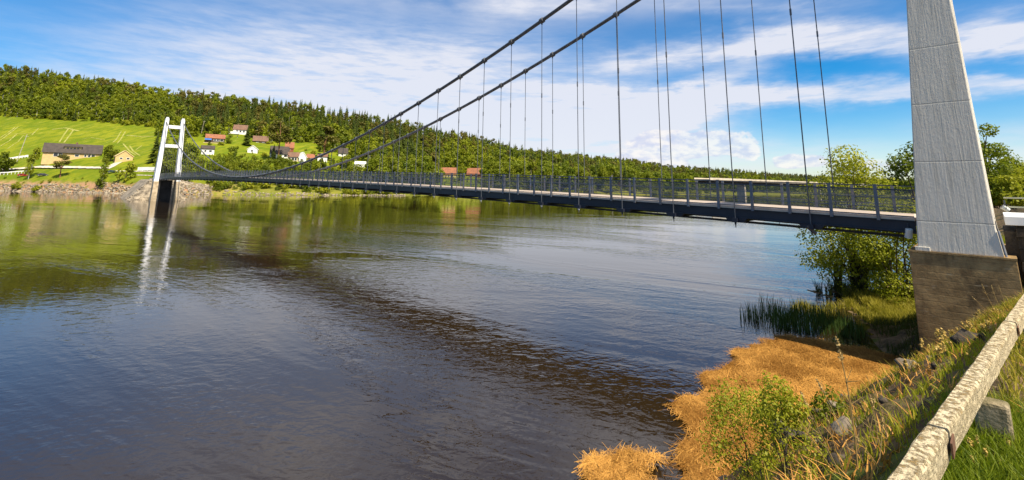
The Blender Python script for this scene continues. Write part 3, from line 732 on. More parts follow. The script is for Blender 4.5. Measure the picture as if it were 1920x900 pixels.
def house(px, base_py, w_px, wall_px, roof_px, label, wall, roof, name='house', ridge='x', depth=.55, turn=0.0, windows=(), door=None, chimney=None, dormer=None, cat='house', y0=180., over=.35):
    p = hit(px, base_py, y0); k = F / p[1]; wd = w_px / k * math.cos(math.atan2(p[0], p[1])); wh = wall_px / k; rh = roof_px / k * 1.15; dp = max(wd * depth, 4.)
    t = thing(name, p - np.array([0, 0, .0]), label, cat, None, rz=-math.atan2(p[0], p[1]) + turn)
    HOUSES.append((px, base_py, w_px, wall_px + roof_px, p[1]))
    foot = 3.0                               # foundation reaching into the slope
    mb = MB(); mb.box((0, dp / 2, (wh - foot) / 2), (wd, dp, wh + foot))
    if ridge == 'x': mb.add([(-wd / 2, 0, wh + .002), (-wd / 2, dp, wh + .002), (-wd / 2, dp / 2, wh + rh), (wd / 2, 0, wh + .002), (wd / 2, dp, wh + .002), (wd / 2, dp / 2, wh + rh)], [(0, 1, 2), (3, 5, 4)])
    else: mb.add([(-wd / 2, 0, wh + .002), (wd / 2, 0, wh + .002), (0, 0, wh + rh), (-wd / 2, dp, wh + .002), (wd / 2, dp, wh + .002), (0, dp, wh + rh)], [(0, 1, 2), (3, 5, 4)])
    mb.build('wall', wall, t)
    rf = MB(); th = .28; o_ = over * (1.6 if w_px > 60 else 1)
    def slab(p4):
        n = np.cross(np.subtract(p4[1], p4[0]), np.subtract(p4[3], p4[0])); n = n / np.linalg.norm(n) * th
        if n[2] < 0: n = -n
        rf.hexa([tuple(np.array(q) + n * .03) for q in p4] + [tuple(np.array(q) + n) for q in p4])
    if ridge == 'x':
        sl = rh / (dp / 2)
        slab([(-wd / 2 - o_, -o_, wh - o_ * sl), (wd / 2 + o_, -o_, wh - o_ * sl), (wd / 2 + o_, dp / 2, wh + rh), (-wd / 2 - o_, dp / 2, wh + rh)])
        slab([(wd / 2 + o_, dp + o_, wh - o_ * sl), (-wd / 2 - o_, dp + o_, wh - o_ * sl), (-wd / 2 - o_, dp / 2 + .01, wh + rh), (wd / 2 + o_, dp / 2 + .01, wh + rh)])
    else:
        sl = rh / (wd / 2)
        slab([(-wd / 2 - o_, dp + o_, wh - o_ * sl), (-wd / 2 - o_, -o_, wh - o_ * sl), (0, -o_, wh + rh), (0, dp + o_, wh + rh)])
        slab([(wd / 2 + o_, -o_, wh - o_ * sl), (wd / 2 + o_, dp + o_, wh - o_ * sl), (.01, dp + o_, wh + rh), (.01, -o_, wh + rh)])
    ro = rf.build('roof', roof, t)
    for f, zf, fw_, fh in windows:           # fraction along the front, fraction of the wall height, size in metres
        x = (f - .5) * wd; z = zf * wh
        fr = MB(); fr.box((x, -.04, z + fh / 2 + .06), (fw_ + .24, .10, .12)); fr.box((x, -.04, z - fh / 2 - .06), (fw_ + .24, .10, .12))
        for s_ in (-1, 1): fr.box((x + s_ * (fw_ / 2 + .06), -.04, z), (.12, .10, fh))
        wo = fr.build('window', M['trim'], t)
        MB().box((x, -.02, z), (fw_, .05, fh)).build('pane', M['pane'], wo)
    if door is not None:
        x = (door - .5) * wd; do = MB().box((x, -.05, 1.0), (1.0, .1, 2.0)).build('door', M['trim'], t)
        MB().box((x + .35, -.12, 1.0), (.06, .05, .12)).build('handle', M['bar'], do)
    if chimney is not None:
        x = (chimney - .5) * wd; MB().box((x, dp / 2 if ridge == 'x' else dp * .4, wh + rh + .35), (.8, .7, 1.5)).build('chimney', M['roof_brown'], ro)
    if dormer is not None:
        f0, f1 = dormer; x0, x1 = (f0 - .5) * wd, (f1 - .5) * wd; zc = wh + rh * .42; y_ = dp / 2 * .30
        d_ = MB().box(((x0 + x1) / 2, y_ + dp * .14, zc), (x1 - x0, dp * .28, rh * .42)).build('dormer', M['wall_yellow'], t)
        MB().box(((x0 + x1) / 2, y_ + dp * .10, zc + rh * .24), (x1 - x0 + .8, dp * .42, .25)).build('dormer_roof', roof, d_)
        for k_ in range(4):
            MB().box((x0 + (x1 - x0) * (.2 + .2 * k_), y_ - .02, zc + .05), ((x1 - x0) * .12, .05, rh * .24)).build('pane', M['pane'], d_)
    return t
WN = [(.5, .5, 1.2, 1.2)]
t = house(134, 300, 108, 14, 13.5, 'long ochre wooden house with dark roof and wide dormer below the field', M['wall_ochre'], M['roof_dark'], 'long_house', depth=.32, turn=-.06, windows=[(.22, .62, 1.8, 2.0), (.29, .62, 1.5, 2.0), (.58, .6, 1.6, 1.3), (.73, .6, .9, 1.3), (.80, .6, 1.1, 1.5), (.87, .6, 1.5, 1.5)], door=.42, chimney=.54, dormer=(.34, .64))
house(232, 303.5, 33, 10, 9, 'small ochre gabled garage at the end of the gravel road', M['wall_ochre'], M['wall_yellow'], 'garage', ridge='y', depth=.8, turn=.12, windows=[(.32, .62, 1.2, .8), (.72, .62, 1.2, .8)], cat='garage')
t = house(403, 267.5, 36, 8, 6.5, 'dark wooden cabin with orange roof and blue awning on the slope', M['wall_dark'], M['roof_red'], 'house', depth=.5, turn=.05, windows=[(.50, .55, 1.6, 1.2), (.62, .55, 1.6, 1.2), (.84, .55, 1.8, 1.4)])
k_ = 1 / (F / t.location.y)
MB().hexa([(-16.5 * k_, -1.6, 4.0 * k_), (-6 * k_, -1.6, 4.0 * k_), (-6 * k_, -.06, 7.2 * k_), (-16.5 * k_, -.06, 7.2 * k_), (-16.5 * k_, -1.6, 4.3 * k_), (-6 * k_, -1.6, 4.3 * k_), (-6 * k_, -.06, 7.6 * k_), (-16.5 * k_, -.06, 7.6 * k_)]).build('awning', M['awning'], t)
MB().box((1.5 * k_, -1.5, -.55), (40 * k_, 2.9, .35)).build('terrace', M['wall_yellow'], t)
t = house(449, 252, 26, 9, 8, 'white two storey house with brown roof highest on the slope by the forest', M['wall_white'], M['roof_brown'], 'house', depth=.7, turn=-.15, windows=[(.3, .6, 1.2, 1.3), (.55, .6, 1.2, 1.3), (.8, .6, 1.2, 1.3)], chimney=.3)
k_ = 1 / (F / t.location.y); MB().box((-9 * k_, -1.5, 2 * k_), (17 * k_, 3, 4.5 * k_)).build('terrace', M['wall_white'], t)
house(389, 290, 24, 11, 5, 'white house with flat grey roof directly behind the far cable', M['wall_white'], M['roof_dark'], 'house', depth=.6, turn=.1, windows=[(.3, .6, 1., 1.2), (.7, .6, 1.4, 1.2)])
house(488, 268, 28, 4, 8, 'low house showing a long brown roof beside the tall pine', M['wall_dark'], M['roof_brown'], 'house', depth=.5, windows=[(.3, .5, 1.2, .9), (.7, .5, 1.2, .9)])
house(473, 287, 19, 7, 6, 'small white gabled cottage below the brown roofed house', M['wall_white'], M['wall_white'], 'cottage', ridge='y', depth=.9, turn=-.1, windows=[(.45, .6, 1.1, 1.2)])
house(524, 297, 34, 9, 12, 'white house with dark slate roof beneath the tall pine', M['wall_white'], M['roof_dark'], 'house', depth=.6, turn=.1, windows=[(.25, .55, 1.2, 1.2), (.82, .55, 1.8, 1.4)])
house(542, 285, 16, 8, 9, 'red brown gabled house behind the dark slate roof', M['wall_red'], M['roof_red'], 'house', ridge='x', depth=.8, windows=[(.5, .6, 1., 1.1)])
house(549, 303, 20, 9, 7, 'pale yellow house with tan roof beside the white slate roofed house', M['wall_yellow'], M['roof_brown'], 'house', depth=.7, turn=-.05, windows=[(.2, .5, 1.2, 1.4), (.48, .5, 1.6, 1.8), (.75, .5, 1.2, 1.8)])
house(567, 304, 14, 9, 8, 'white gable house right of the pale yellow house', M['wall_white'], M['wall_white'], 'house', ridge='y', depth=1., turn=.25, windows=[(.4, .5, 1., 1.1)])
house(582, 300, 14, 4, 6, 'small shed with red roof right of the white gable house', M['wall_red'], M['roof_red'], 'shed', depth=.8, windows=[(.5, .5, .9, .8)], cat='shed')
house(604, 303, 18, 9, 5, 'white house half hidden behind the near cable', M['wall_white'], M['roof_brown'], 'house', depth=.7, windows=[(.5, .55, 1.2, 1.2)])
house(643, 294, 17, 7, 8, 'white house with grey brown roof among the birches between the cables', M['wall_white'], M['roof_dark'], 'house', depth=.7, turn=.1, windows=[(.4, .55, 1.2, 1.1)])
house(675, 313, 20, 5, 4, 'low white house among trees just above the railing', M['wall_white'], M['trim'], 'house', depth=.6, windows=[(.5, .55, 1.2, 1.)])
house(841, 332, 27, 6, 10, 'broad cottage with orange roof half hidden by leaves above the railing', M['wall_yellow'], M['roof_red'], 'cottage', depth=.6, windows=[(.5, .5, 1.2, 1.)], y0=200)
house(889, 332, 28, 5, 10, 'cottage with bright orange roof and chimney just above the railing', M['wall_red'], M['roof_red'], 'cottage', depth=.6, turn=-.2, windows=[(.5, .5, 1.2, 1.)], chimney=.72, y0=200)
house(998, 294, 11, 3, 5, 'tiny red roofed house high in the forest', M['wall_white'], M['roof_red'], 'house', depth=.8, windows=[(.5, .5, 1., 1.)])

def car(px, py, label, paint, turn):
    p = hit(px, py); t = thing('parked_car', p + np.array([0, 0, .05]), label, 'car', 'cars parked by the gravel road', -math.atan2(p[0], p[1]) + turn)
    prof = [(-2.2, .35), (2.2, .35), (2.25, .75), (1.3, .92), (.75, 1.42), (-1.1, 1.45), (-2.0, .98), (-2.25, .8)]
    mb = MB(); n = len(prof); vs = [(x, -.85 * (1 if z < 1 else .86), z) for x, z in prof] + [(x, .85 * (1 if z < 1 else .86), z) for x, z in prof]
    mb.add(vs, [tuple(range(n - 1, -1, -1)), tuple(range(n, 2 * n))] + [(i, (i + 1) % n, n + (i + 1) % n, n + i) for i in range(n)])
    mb.build('body', paint, t, bevel=.05)
    for x0, x1 in ((-1.5, -.25), (-.15, 1.0)):
        for s_ in (-1, 1):
            MB().hexa([(x0, s_ * .86, .95), (x1, s_ * .86, .95), (x1, s_ * .80, .95), (x0, s_ * .80, .95), (x0 + .35, s_ * .79, 1.34), (x1 - .3, s_ * .79, 1.34), (x1 - .3, s_ * .72, 1.34), (x0 + .35, s_ * .72, 1.34)]).build('window', M['pane'], t)
    for x in (-1.4, 1.4):
        for s_ in (-1, 1):
            wh = MB().tube([(x, s_ * .88, .33), (x, s_ * .66, .33)], .34, 14).build('wheel', M['tyre'], t)
            MB().tube([(x, s_ * .89, .33), (x, s_ * .87, .33)], .19, 12).build('rim', M['galv'], wh)
    for s_ in (-1, 1): MB().box((2.2, s_ * .6, .68), (.1, .35, .14)).build('headlight', M['lamp'], t)
M['tyre'] = simple('black_tyre', (.02, .02, .02), None, rough=.9)
car(43, 331, 'red car parked beside the leaning birch', simple('red_car_paint', (.30, .02, .015), None, rough=.3, spec=.6), .1)
car(80, 331, 'dark grey car parked between birch and pine', simple('dark_car_paint', (.03, .032, .036), None, rough=.3, spec=.6), -.1)
car(211, 325, 'dark green car half hidden by the small birch near the bush', simple('green_car_paint', (.02, .045, .035), None, rough=.3, spec=.6), .05)

def pole(px, py, top_py, label, arms=True, lean=0.0, r=.14, mat='pole'):
    p = hit(px, py); h = (py - top_py) / (F / p[1]); t = thing('utility_pole', p, label, 'pole', None, -math.atan2(p[0], p[1]))
    MB().tube([(0, 0, -.6), (lean * h, 0, h)], [r, r * .75], 8).build('mast', M[mat], t)
    if arms: MB().box((lean * h * .93, 0, h * .93), (1.9, .12, .12)).build('cross_arm', M[mat], t)
M['pole'] = simple('weathered_pole_wood', (.46, .42, .34), (.32, .28, .22), 3, .9)
pole(31, 304, 252, 'pale leaning utility pole in the green field', True, .13, .18)
pole(377, 251, 226, 'utility pole at the forest edge right of the far tower', True, .1, .16)
pole(307, 238, 210, 'thin brown pole rising behind the far tower', False, -.03, .18, 'bark')
pole(546, 262, 239, 'slim utility pole at the forest edge right of the tall pine', True, 0, .15)

def fence(pl, hgt, label, name='wooden_fence', mat='trim', gap=5., board=.5):
    P = []
    for (x0, y0), (x1, y1) in zip(pl[:-1], pl[1:]):
        n = max(1, int(abs(x1 - x0) / gap)); P += [hit(x0 + (x1 - x0) * i / n, y0 + (y1 - y0) * i / n) for i in range(n)]
    P.append(hit(*pl[-1])); t = thing(name, P[0], label, 'fence'); O = P[0]
    b = MB()
    for p, q in zip(P[:-1], P[1:]):
        d = (q - p)[:2]; d /= np.linalg.norm(d); nn = np.array([-d[1], d[0], 0]) * .06
        for zz in ((hgt - board, hgt),):
            b.hexa([p - O - nn + (0, 0, zz[0]), q - O - nn + (0, 0, zz[0]), q - O + nn + (0, 0, zz[0]), p - O + nn + (0, 0, zz[0]), p - O - nn + (0, 0, zz[1]), q - O - nn + (0, 0, zz[1]), q - O + nn + (0, 0, zz[1]), p - O + nn + (0, 0, zz[1])])
    b.build('board', M[mat], t)
    for p in P: MB().box(p - O + (0, 0, hgt / 2 - .2), (.16, .16, hgt + .4)).build('post', M[mat], t)
    return t
fence([(4, 303), (20, 300.5), (52, 295.5)], 1.6, 'white board fence at the lower edge of the field by the pole', board=1.0)
fence([(-10, 330), (0, 329), (28, 327), (52, 325)], 1.6, 'white roadside barrier on posts beside the red car', 'roadside_barrier', gap=6.)
fence([(258, 321), (294, 321)], 2.0, 'white board wall left of the far tower', 'board_wall', gap=9., board=1.7)

# ------------------------------------------------------------------ far vegetation
def cleared(px, py):                        # open ground: field, road, house plots
    if px < 296: return py > np.interp(px, [0, 150, 300], [219, 228, 238])
    if px < 480 and 258 < py < 292: return True
    if 470 <= px < 600 and 268 < py < 311: return True
    if 590 <= px < 660 and 286 < py < 300: return True
    return False
def hides_house(px, py, hp, wp, Y):
    for hx, hby, hw_, hh, hY in HOUSES:
        if hw_ < 12 and (Y < hY - 22 or abs(px - hx) > hw_): continue
        if Y < hY + 6 and abs(px - hx) < hw_ / 2 + wp and py - hp < hby - .45 * hh and py > hby - hh - 4: return True
    return False
cand = []
for _ in range(60000):
    px = random.uniform(-140, 1760); j = random.random()
    ys0 = shore_Y(px) + 9; Y = ys0 + (min(ys0 + 330, np.interp(px, [-140, 300, 700, 1000, 1300, 1500, 1760], [500, 495, 525, 575, 735, 895, 970])) - ys0) * j ** .85
    cand.append((px, Y))
grid = {}; SPOTS = []
for px, Y in cand:
    u = ray(px, hy(px)); X = u[0] / u[1] * Y; cell = (int(X // 5.4), int(Y // 5.4))
    if any((cell[0] + a, cell[1] + b) in grid and math.hypot(grid[(cell[0] + a, cell[1] + b)][0] - X, grid[(cell[0] + a, cell[1] + b)][1] - Y) < 5.0 for a in (-1, 0, 1) for b in (-1, 0, 1)): continue
    z = float(hill_z(X, Y)[0]); x_, y_ = to_px((X, Y, z))
    if z < 1.6 or cleared(x_, y_): continue
    grid[cell] = (X, Y); SPOTS.append((X, Y, z, x_, y_))
NEED = []; FOREST = {k: [] for k in ('spruce', 'leafy', 'pine')}
for X, Y, z, px, py in SPOTS:
    f = (Y - shore_Y(px)) / 230.; patch = float(vnoise(X, Y, 38., 3)) + random.uniform(-.14, .14)
    pconf = np.clip(.04 + 1.25 * max(0, f - .42) + (patch - .5) * 1.5, .03, .88)
    if px < 330: pconf = np.clip(.12 + .016 * (190 - py) + (patch - .5) * .9, .05, .85)
    kind = 'leafy'
    if random.random() < pconf: kind = 'pine' if random.random() < (.22 + .35 * (float(vnoise(X, Y, 70., 9)) > .6)) else 'spruce'
    h = {'spruce': random.uniform(10, 19), 'leafy': random.uniform(9, 16), 'pine': random.uniform(12, 17)}[kind]
    if px > 690 and Y - shore_Y(px) < 60: h *= 1.18
    if px < 330 and py > 190: h *= .8
    if px > 1200: h *= .9
    hp = h * F / Y; wp = h * .26 * F / Y
    if hides_house(px, py, hp, wp, Y): 
        h = random.uniform(1.5, 2.6); hp = h * F / Y
        if hides_house(px, py, hp, wp * .5, Y): continue
        kind = 'leafy'
    if 350 < px < 640 and py > 290 and h > 9: h = random.uniform(6, 9.5)
    (NEED if Y - shore_Y(px) < 75 else FOREST[kind]).append((kind, X, Y, z, px, py, h))
NEED.sort(key=lambda q: -q[6] / q[2])
cnt = {'spruce': 0, 'leafy': 0, 'pine': 0}
MAXN = {'spruce': 60, 'leafy': 190, 'pine': 40}
for q in NEED:
    kind, X, Y, z, px, py, h = q
    vis = -20 < px < 1700
    if vis and cnt[kind] < MAXN[kind]:
        cnt[kind] += 1; plant(f'{kind}{random.randrange(3 if kind == "spruce" else 2 if kind == "pine" else 4)}', (X, Y, z), h)
    else: FOREST[kind].append(q)
def low_proto(kind, i):
    if kind == 'spruce': v, f, t = cone_tree(200 + i, 12, 2.5, 15, 9, .40)
    elif kind == 'leafy': v, f, t, _ = leaf_cloud(220 + i, 460, 9.5, 2.9, .85, .10, 12, .5)
    else: v, f, t, _ = leaf_cloud(240 + i, 380, 11.5, 2.6, .8, .40, 11, .5)
    return v, f, t
for kind, nm, mt, lab in (('spruce', 'spruce_forest', 'spruce', 'dark spruce forest on the hill'), ('leafy', 'birch_forest', 'leaf', 'light green broadleaf forest on the hill'), ('pine', 'pine_forest', 'pine', 'brownish pine wood on the hill')):
    pr = [low_proto(kind, i) for i in range(5)]; V, Fa, T = [], [], []; off = 0
    base_h = {'spruce': 12, 'leafy': 9.5, 'pine': 11.5}[kind]
    for q in FOREST[kind]:
        v, f, t = pr[random.randrange(5)]; a = random.uniform(0, 6.28); s_ = q[6] / base_h; c, sn = math.cos(a) * s_, math.sin(a) * s_
        V.append(np.stack([v[:, 0] * c - v[:, 1] * sn + q[1], v[:, 0] * sn + v[:, 1] * c + q[2], v[:, 2] * s_ + q[3] - .2], 1)); Fa.append(f + off); off += len(v)
        T.append(np.clip(t * .55 + random.uniform(-.18, .62) + (float(vnoise(q[1], q[2], 26., 21)) - .45) * 1.1, 0, 1))
    tag(link_mesh(nm, np.concatenate(V), np.concatenate(Fa), M[mt], tint=np.concatenate(T)), lab, kind='stuff')
    # stems of the stuff trees
    if kind != 'spruce':
        mb = MB()
        for q in FOREST[kind][:900]: mb.tube([(q[1], q[2], q[3] - .3), (q[1] + random.uniform(-.3, .3), q[2], q[3] + q[6] * .75)], [.16, .07], 4, cap=False)
        tag(mb.build(nm.split('_')[0] + '_trunks', M['bark_birch' if kind == 'leafy' else 'bark_red']), 'slim trunks standing in the wood on the hill', kind='stuff')
print('forest', {k: len(v) for k, v in FOREST.items()}, cnt)
# trees one can single out
def single(kind, px, py, top_py, label, name=None, cat='tree', wide=1., lean=(0, 0)):
    p = hit(px, py); h = (py - top_py) / (F / p[1]); return plant(kind, p, h, label, None, name, cat, wide, lean)
single('leafy2', 53, 336, 274, 'tall slender birch leaning over the red car', 'birch_tree', wide=.62, lean=(0, .09))
single('pine1', 112, 333, 290, 'squat dark pine in front of the long ochre house', 'pine_tree', wide=1.55)
single('leafy3', 4, 327, 284, 'dark bushy tree cut by the left edge by the roadside barrier', 'leafy_tree', wide=.9)
single('leafy0', 192, 338, 296, 'thin young birch on the bank in front of the gravel road', 'birch_tree', wide=.6)
single('bush0', 188, 352, 334, 'dark bush below the thin young birch on the stony bank', 'leafy_bush', 'bush', wide=1.1)
single('bush2', 233, 342, 306, 'round dark bush on the bank left of the far tower', 'leafy_bush', 'bush', wide=1.0)
single('leafy3', 206, 303, 271, 'round green tree between the long house and the garage', 'leafy_tree', wide=1.0)
single('spruce1', 289, 305, 246, 'dark pointed spruce close left of the far tower', 'spruce_tree', wide=1.15)
single('pine0', 521, 306, 219, 'tall pine with orange trunk towering over the white house', 'pine_tree', wide=1.15)
single('spruce0', 462, 273, 234, 'dark spruce right of the highest white house', 'spruce_tree', wide=1.2)
single('spruce2', 511, 305, 270, 'dark young spruce left of the slate roofed house', 'spruce_tree', wide=1.1)
single('pine1', 607, 302, 236, 'broad brown green pine above the near cable', 'pine_tree', wide=1.6)
single('leafy1', 430, 269, 253, 'round bright tree between the orange cabin and the highest house', 'leafy_tree', wide=1.1)
single('leafy1', 938, 334, 284, 'big round bright green tree right of the orange roofed cottages', 'leafy_tree', wide=1.15)
single('spruce1', 770, 335, 262, 'tall dark spruce behind the middle of the bridge', 'spruce_tree', wide=1.3)
single('bush1', 31, 357, 346, 'small green bush on the stones at the waterline far left', 'leafy_bush', 'bush')
single('bush1', 70, 359, 349, 'bright low bush at the waterline below the dark grey car', 'leafy_bush', 'bush')
# shore bushes and hedge at the field's upper edge
for i in range(150):
    px = random.uniform(392, 1330); p = None
    Y = shore_Y(px) + random.uniform(3, 12); u = ray(px, hy(px)); X = u[0] / u[1] * Y
    plant(f'bush{random.randrange(3)}', (X, Y, float(hill_z(X, Y)[0])), random.uniform(1.8, 5.0))
for i in range(64):
    px = random.uniform(-20, 300); py = np.interp(px, [0, 150, 300], [219, 228, 238]) + random.uniform(-3, 1.5)
    if random.random() < .5: plant(f'bush{random.randrange(3)}', hit(px, py), random.uniform(2., 4.2))
    else: plant(f'leafy{random.randrange(4)}', hit(px, py - 2), random.uniform(4, 7.5))
for i in range(26):
    px = random.uniform(5, 330); py = random.uniform(332, 348); plant(f'bush{random.randrange(3)}', hit(px, py), random.uniform(.5, 1.3))
for i in range(40):
    px = random.uniform(360, 660); py = random.uniform(262, 312); q = hit(px, py)
    if not hides_house(px, py, 2.2 * F / q[1], 5, q[1]): plant(f'bush{random.randrange(3)}', q, random.uniform(1.2, 2.6))
for i in range(85):                          # belt of trees between the houses and the bridge
    px = random.uniform(372, 640); py = random.uniform(318, 337); q = hit(px, py); h = random.uniform(5, 9.5)
    while h > 2.5 and hides_house(px, py, h * F / q[1], 3, q[1]): h -= .6
    if h > 2.5: plant(random.choice(['leafy0', 'leafy1', 'leafy2', 'leafy3', 'leafy1', 'spruce2', 'spruce1']), q, h)
# riprap along the far waterline
import bmesh
def rock_mesh(seed, sub=1, sq=.7):
    bm = bmesh.new(); bmesh.ops.create_icosphere(bm, subdivisions=sub, radius=1.); r = random.Random(seed); n_ = [Vector((r.gauss(0, 1), r.gauss(0, 1), r.gauss(0, 1))).normalized() for _ in range(9)]
    cut = [r.uniform(.55, .95) for _ in n_]
    for v in bm.verts:
        d = v.co.normalized(); L = 1.
        for nn, c in zip(n_, cut):
            q = d.dot(nn)
            if q > c * .9: L = min(L, c / max(q, .01))
        v.co = d * L * r.uniform(.94, 1.06)
    vs = np.array([v.co[:] for v in bm.verts]) * np.array([1, .85, sq]); fs = np.array([[v.index for v in f.verts] for f in bm.faces]); bm.free(); return vs, fs
RK = [rock_mesh(i) for i in range(8)]
V, Fa = [], []; off = 0
for i in range(2600):
    px = random.uniform(-60, 400) if i < 2200 else random.uniform(420, 760)
    dY = random.uniform(-.6, 3.5) if px < 190 else random.uniform(-.6, 9 if px < 400 else 3)
    Y = shore_Y(px) + dY; u = ray(px, hy(px)); X = u[0] / u[1] * Y; z = float(hill_z(X, Y)[0]); v, f = RK[i % 8]; s_ = random.uniform(.25, .75) * (1.25 if 200 < px < 400 else .9)
    a = random.uniform(0, 6.28); c, sn = math.cos(a) * s_, math.sin(a) * s_
    V.append(np.stack([v[:, 0] * c - v[:, 1] * sn + X, v[:, 0] * sn + v[:, 1] * c + Y, v[:, 2] * s_ + z + .1], 1)); Fa.append(f + off); off += len(v)
tag(link_mesh('riprap', np.concatenate(V), np.concatenate(Fa), M['riprap']), 'pale loose stones along the far waterline', kind='stuff')
# stone embankment the far tower's bridge end runs into
def embank():
    t = thing('stone_embankment', Wp(60.5, BW / 2, -H), 'pale rough stone embankment behind the foot of the far tower', 'embankment')
    r = random.Random(5)
    def top(a): return max(-6.6, .35 - max(0, abs(a - 2.2) - 2.6) * 1.25)
    na = np.linspace(-11, 15.5, 40); vs = []; fs = []
    for a in na:
        for n_, f in ((62.0, 0.), (62.5, .4), (63.1, .8), (63.6, 1.), (72, 1.)):
            vs.append(Wp(n_, a, -6.9 + (top(a) + 6.9) * f))
    for i in range(len(na) - 1):
        for j in range(4): fs.append((i * 5 + j, i * 5 + 5 + j, i * 5 + 6 + j, i * 5 + 1 + j))
    o = MB().add(vs, fs).build('fill', M['riprap'], t); o.data.transform(Matrix.Translation(-t.location))
    V, Fa = [], []; off = 0
    for i in range(520):
        a = r.uniform(-11, 15.5); f = r.random(); n_ = 62.0 + 1.6 * f; z = -6.9 + (top(a) + 6.9) * min(1, f * 1.02)
        if z < -6.5: continue
        v, f_ = RK[i % 8]; s_ = r.uniform(.28, .62); c, sn = math.cos(i) * s_, math.sin(i) * s_; q = Wp(n_, a, z)
        V.append(np.stack([v[:, 0] * c - v[:, 1] * sn + q[0], v[:, 0] * sn + v[:, 1] * c + q[1], v[:, 2] * s_ + q[2] + .1], 1)); Fa.append(f_ + off); off += len(v)
    o = link_mesh('stone_facing', np.concatenate(V), np.concatenate(Fa), M['riprap'], t); tag(o, kind='stuff'); o.data.transform(Matrix.Translation(-t.location))
    g = MB(); sweep(g, np.linspace(N1 + .02, 66, 8), .1, BW - .1, .55, .75, f=lambda n: 0); o = g.build('walkway', M['deck'], t); o.data.transform(Matrix.Translation(-t.location))
embank()
#@@PART4
# ------------------------------------------------------------------ near river bank
KA = [-30, -20, -12, -9, -4, -.5, 3, 6, 8, 10, 11.5, 13, 16, 20, 30, 60, 400]
KW = [-.5, -.5, -.8, -1.3, -2.0, -2.7, -1.2, .2, .9, 1.7, 3.3, 3.2, 1.8, 0, -2, -3, -4]
KT = [-4.3, -4.88, -5.60, -5.75, -5.95, -6.1, -6.4, -7, -8, -9, -9, -9, -9, -9, -9, -10, -10]
KZ = [4.65, 4.65, 4.35, 4.0, 3.6, 3.4, 4.4, 4.8, 4.8, 4.8, 4.8, 4.8, 4.8, 4.8, 4.8, 5, 5]
KP = [.80, .80, .85, .95, 1.0, 1.0, 1.6, 2.4, 3, 3.4, 3.6, 3.6, 3.2, 2.5, 2, 2, 2]
def bank_z(a, d):
    a = np.asarray(a, float); d = np.asarray(d, float)
    wob = (vnoise(a, d, 1.7, 1) - .5) * .7
    dw = np.interp(a, KA, KW) + wob * .8; dt = np.interp(a, KA, KT); zt = np.interp(a, KA, KZ); pw = np.interp(a, KA, KP)
    s = np.clip((dw - d) / (dw - dt), 0, 1); z = zt * s ** pw
    rough = (vnoise(a, d, .55, 2) - .5) * .30 + (vnoise(a, d, .22, 4) - .5) * .14
    z = z + rough * np.clip(s * 5, 0, 1) * np.clip((1.02 - s) * 6, .12, 1)
    z = np.where(d > dw, -(d - dw) * .4, z); return np.maximum(z, -1.2)
def bw(a, d, z): q = P0 + D2 * d + A2 * a; return np.array([q[0], q[1], z])
def bw_arr(a, d, z): return np.stack([P0[0] + D2[0] * d + A2[0] * a, P0[1] + D2[1] * d + A2[1] * a, z], -1)
ga = np.concatenate([np.arange(-120, -24, 6), np.arange(-24, 2, .11), np.arange(2, 30, .35), np.geomspace(30, 420, 40)])
gd = np.concatenate([np.arange(-60, -8, 4), np.arange(-8, 4.6, .11), [5, 6]])
AA, DD = np.meshgrid(ga, gd, indexing='ij'); ZZ = bank_z(AA.ravel(), DD.ravel())
P = bw_arr(AA.ravel(), DD.ravel(), ZZ); ix = np.arange(len(P)).reshape(len(ga), len(gd))
def bank_mat():
    m, t, out = new_mat('near_bank_soil')
    p = t.pos(); n_ = t.noise(p, 1.4, 6, .65); n2 = t.noise(p, 6, 5, .65)
    c = t.mix(t.rng(n_, .35, .65), (.05, .035, .02), (.19, .125, .065))
    c = t.mix(t.rng(t.noise(p, .8, 5, .6), .52, .66), c, (.075, .095, .014))
    c = t.mix(t.rng(n2, .60, .72), c, (.30, .22, .11))
    principled(t, out, c, .95, .1, 0, t.bump(n2, .9, .06)); return m
tag(link_mesh('riverbank', P, np.stack([ix[:-1, :-1], ix[1:, :-1], ix[1:, 1:], ix[:-1, 1:]], -1).reshape(-1, 4), bank_mat(), smooth=True), 'steep earthy near bank', kind='structure')
def bz(a, d): return float(bank_z(np.array([a]), np.array([d]))[0])
def near_hit(x, y):
    r = ray(x, y); ts = np.linspace(1.2, 60, 3000); X = r[0] * ts; Y = r[1] * ts; Z = H + r[2] * ts
    a = (X - P0[0]) * A2[0] + (Y - P0[1]) * A2[1]; d = (X - P0[0]) * D2[0] + (Y - P0[1]) * D2[1]
    g = np.maximum(bank_z(a, d), 0); k = np.argmax(Z <= g); return np.array([X[k], Y[k], g[k]])

# ---- guard rail of long weathered beams
M['beam'] = None
def beam_mat():
    m, t, out = new_mat('lichen_covered_wood_beam'); p = t.pos()
    g_ = t.mapping(t.mapping(p, (1, 1, 1), (0, 0, -AZ)), (.12, 1.6, 1.6))
    c = t.mix(t.rng(t.noise(g_, 14, 6, .65), .36, .64), (.62, .515, .335), (.50, .405, .25))
    lic = t.rng(t.noise(p, 24, 8, .75), .47, .62); nz = t.node('ShaderNodeNewGeometry').outputs['Normal']; s_ = t.node('ShaderNodeSeparateXYZ'); t.put(s_.inputs[0], nz)
    up = t.rng(s_.outputs[2], .3, .8)
    c = t.mix(t.m('MULTIPLY', lic, t.m('ADD', .12, t.m('MULTIPLY', up, .75))), c, (.26, .165, .055))
    c = t.mix(t.m('MULTIPLY', t.rng(t.noise(p, 40, 5, .7), .60, .70), .7), c, (.11, .08, .04))
    principled(t, out, c, .95, .1, 0, t.bump(t.m('ADD', t.m('ADD', t.noise(g_, 30, 6, .7), t.noise(p, 30, 6, .7)), lic), .8, .014)); return m
M['beam'] = beam_mat()
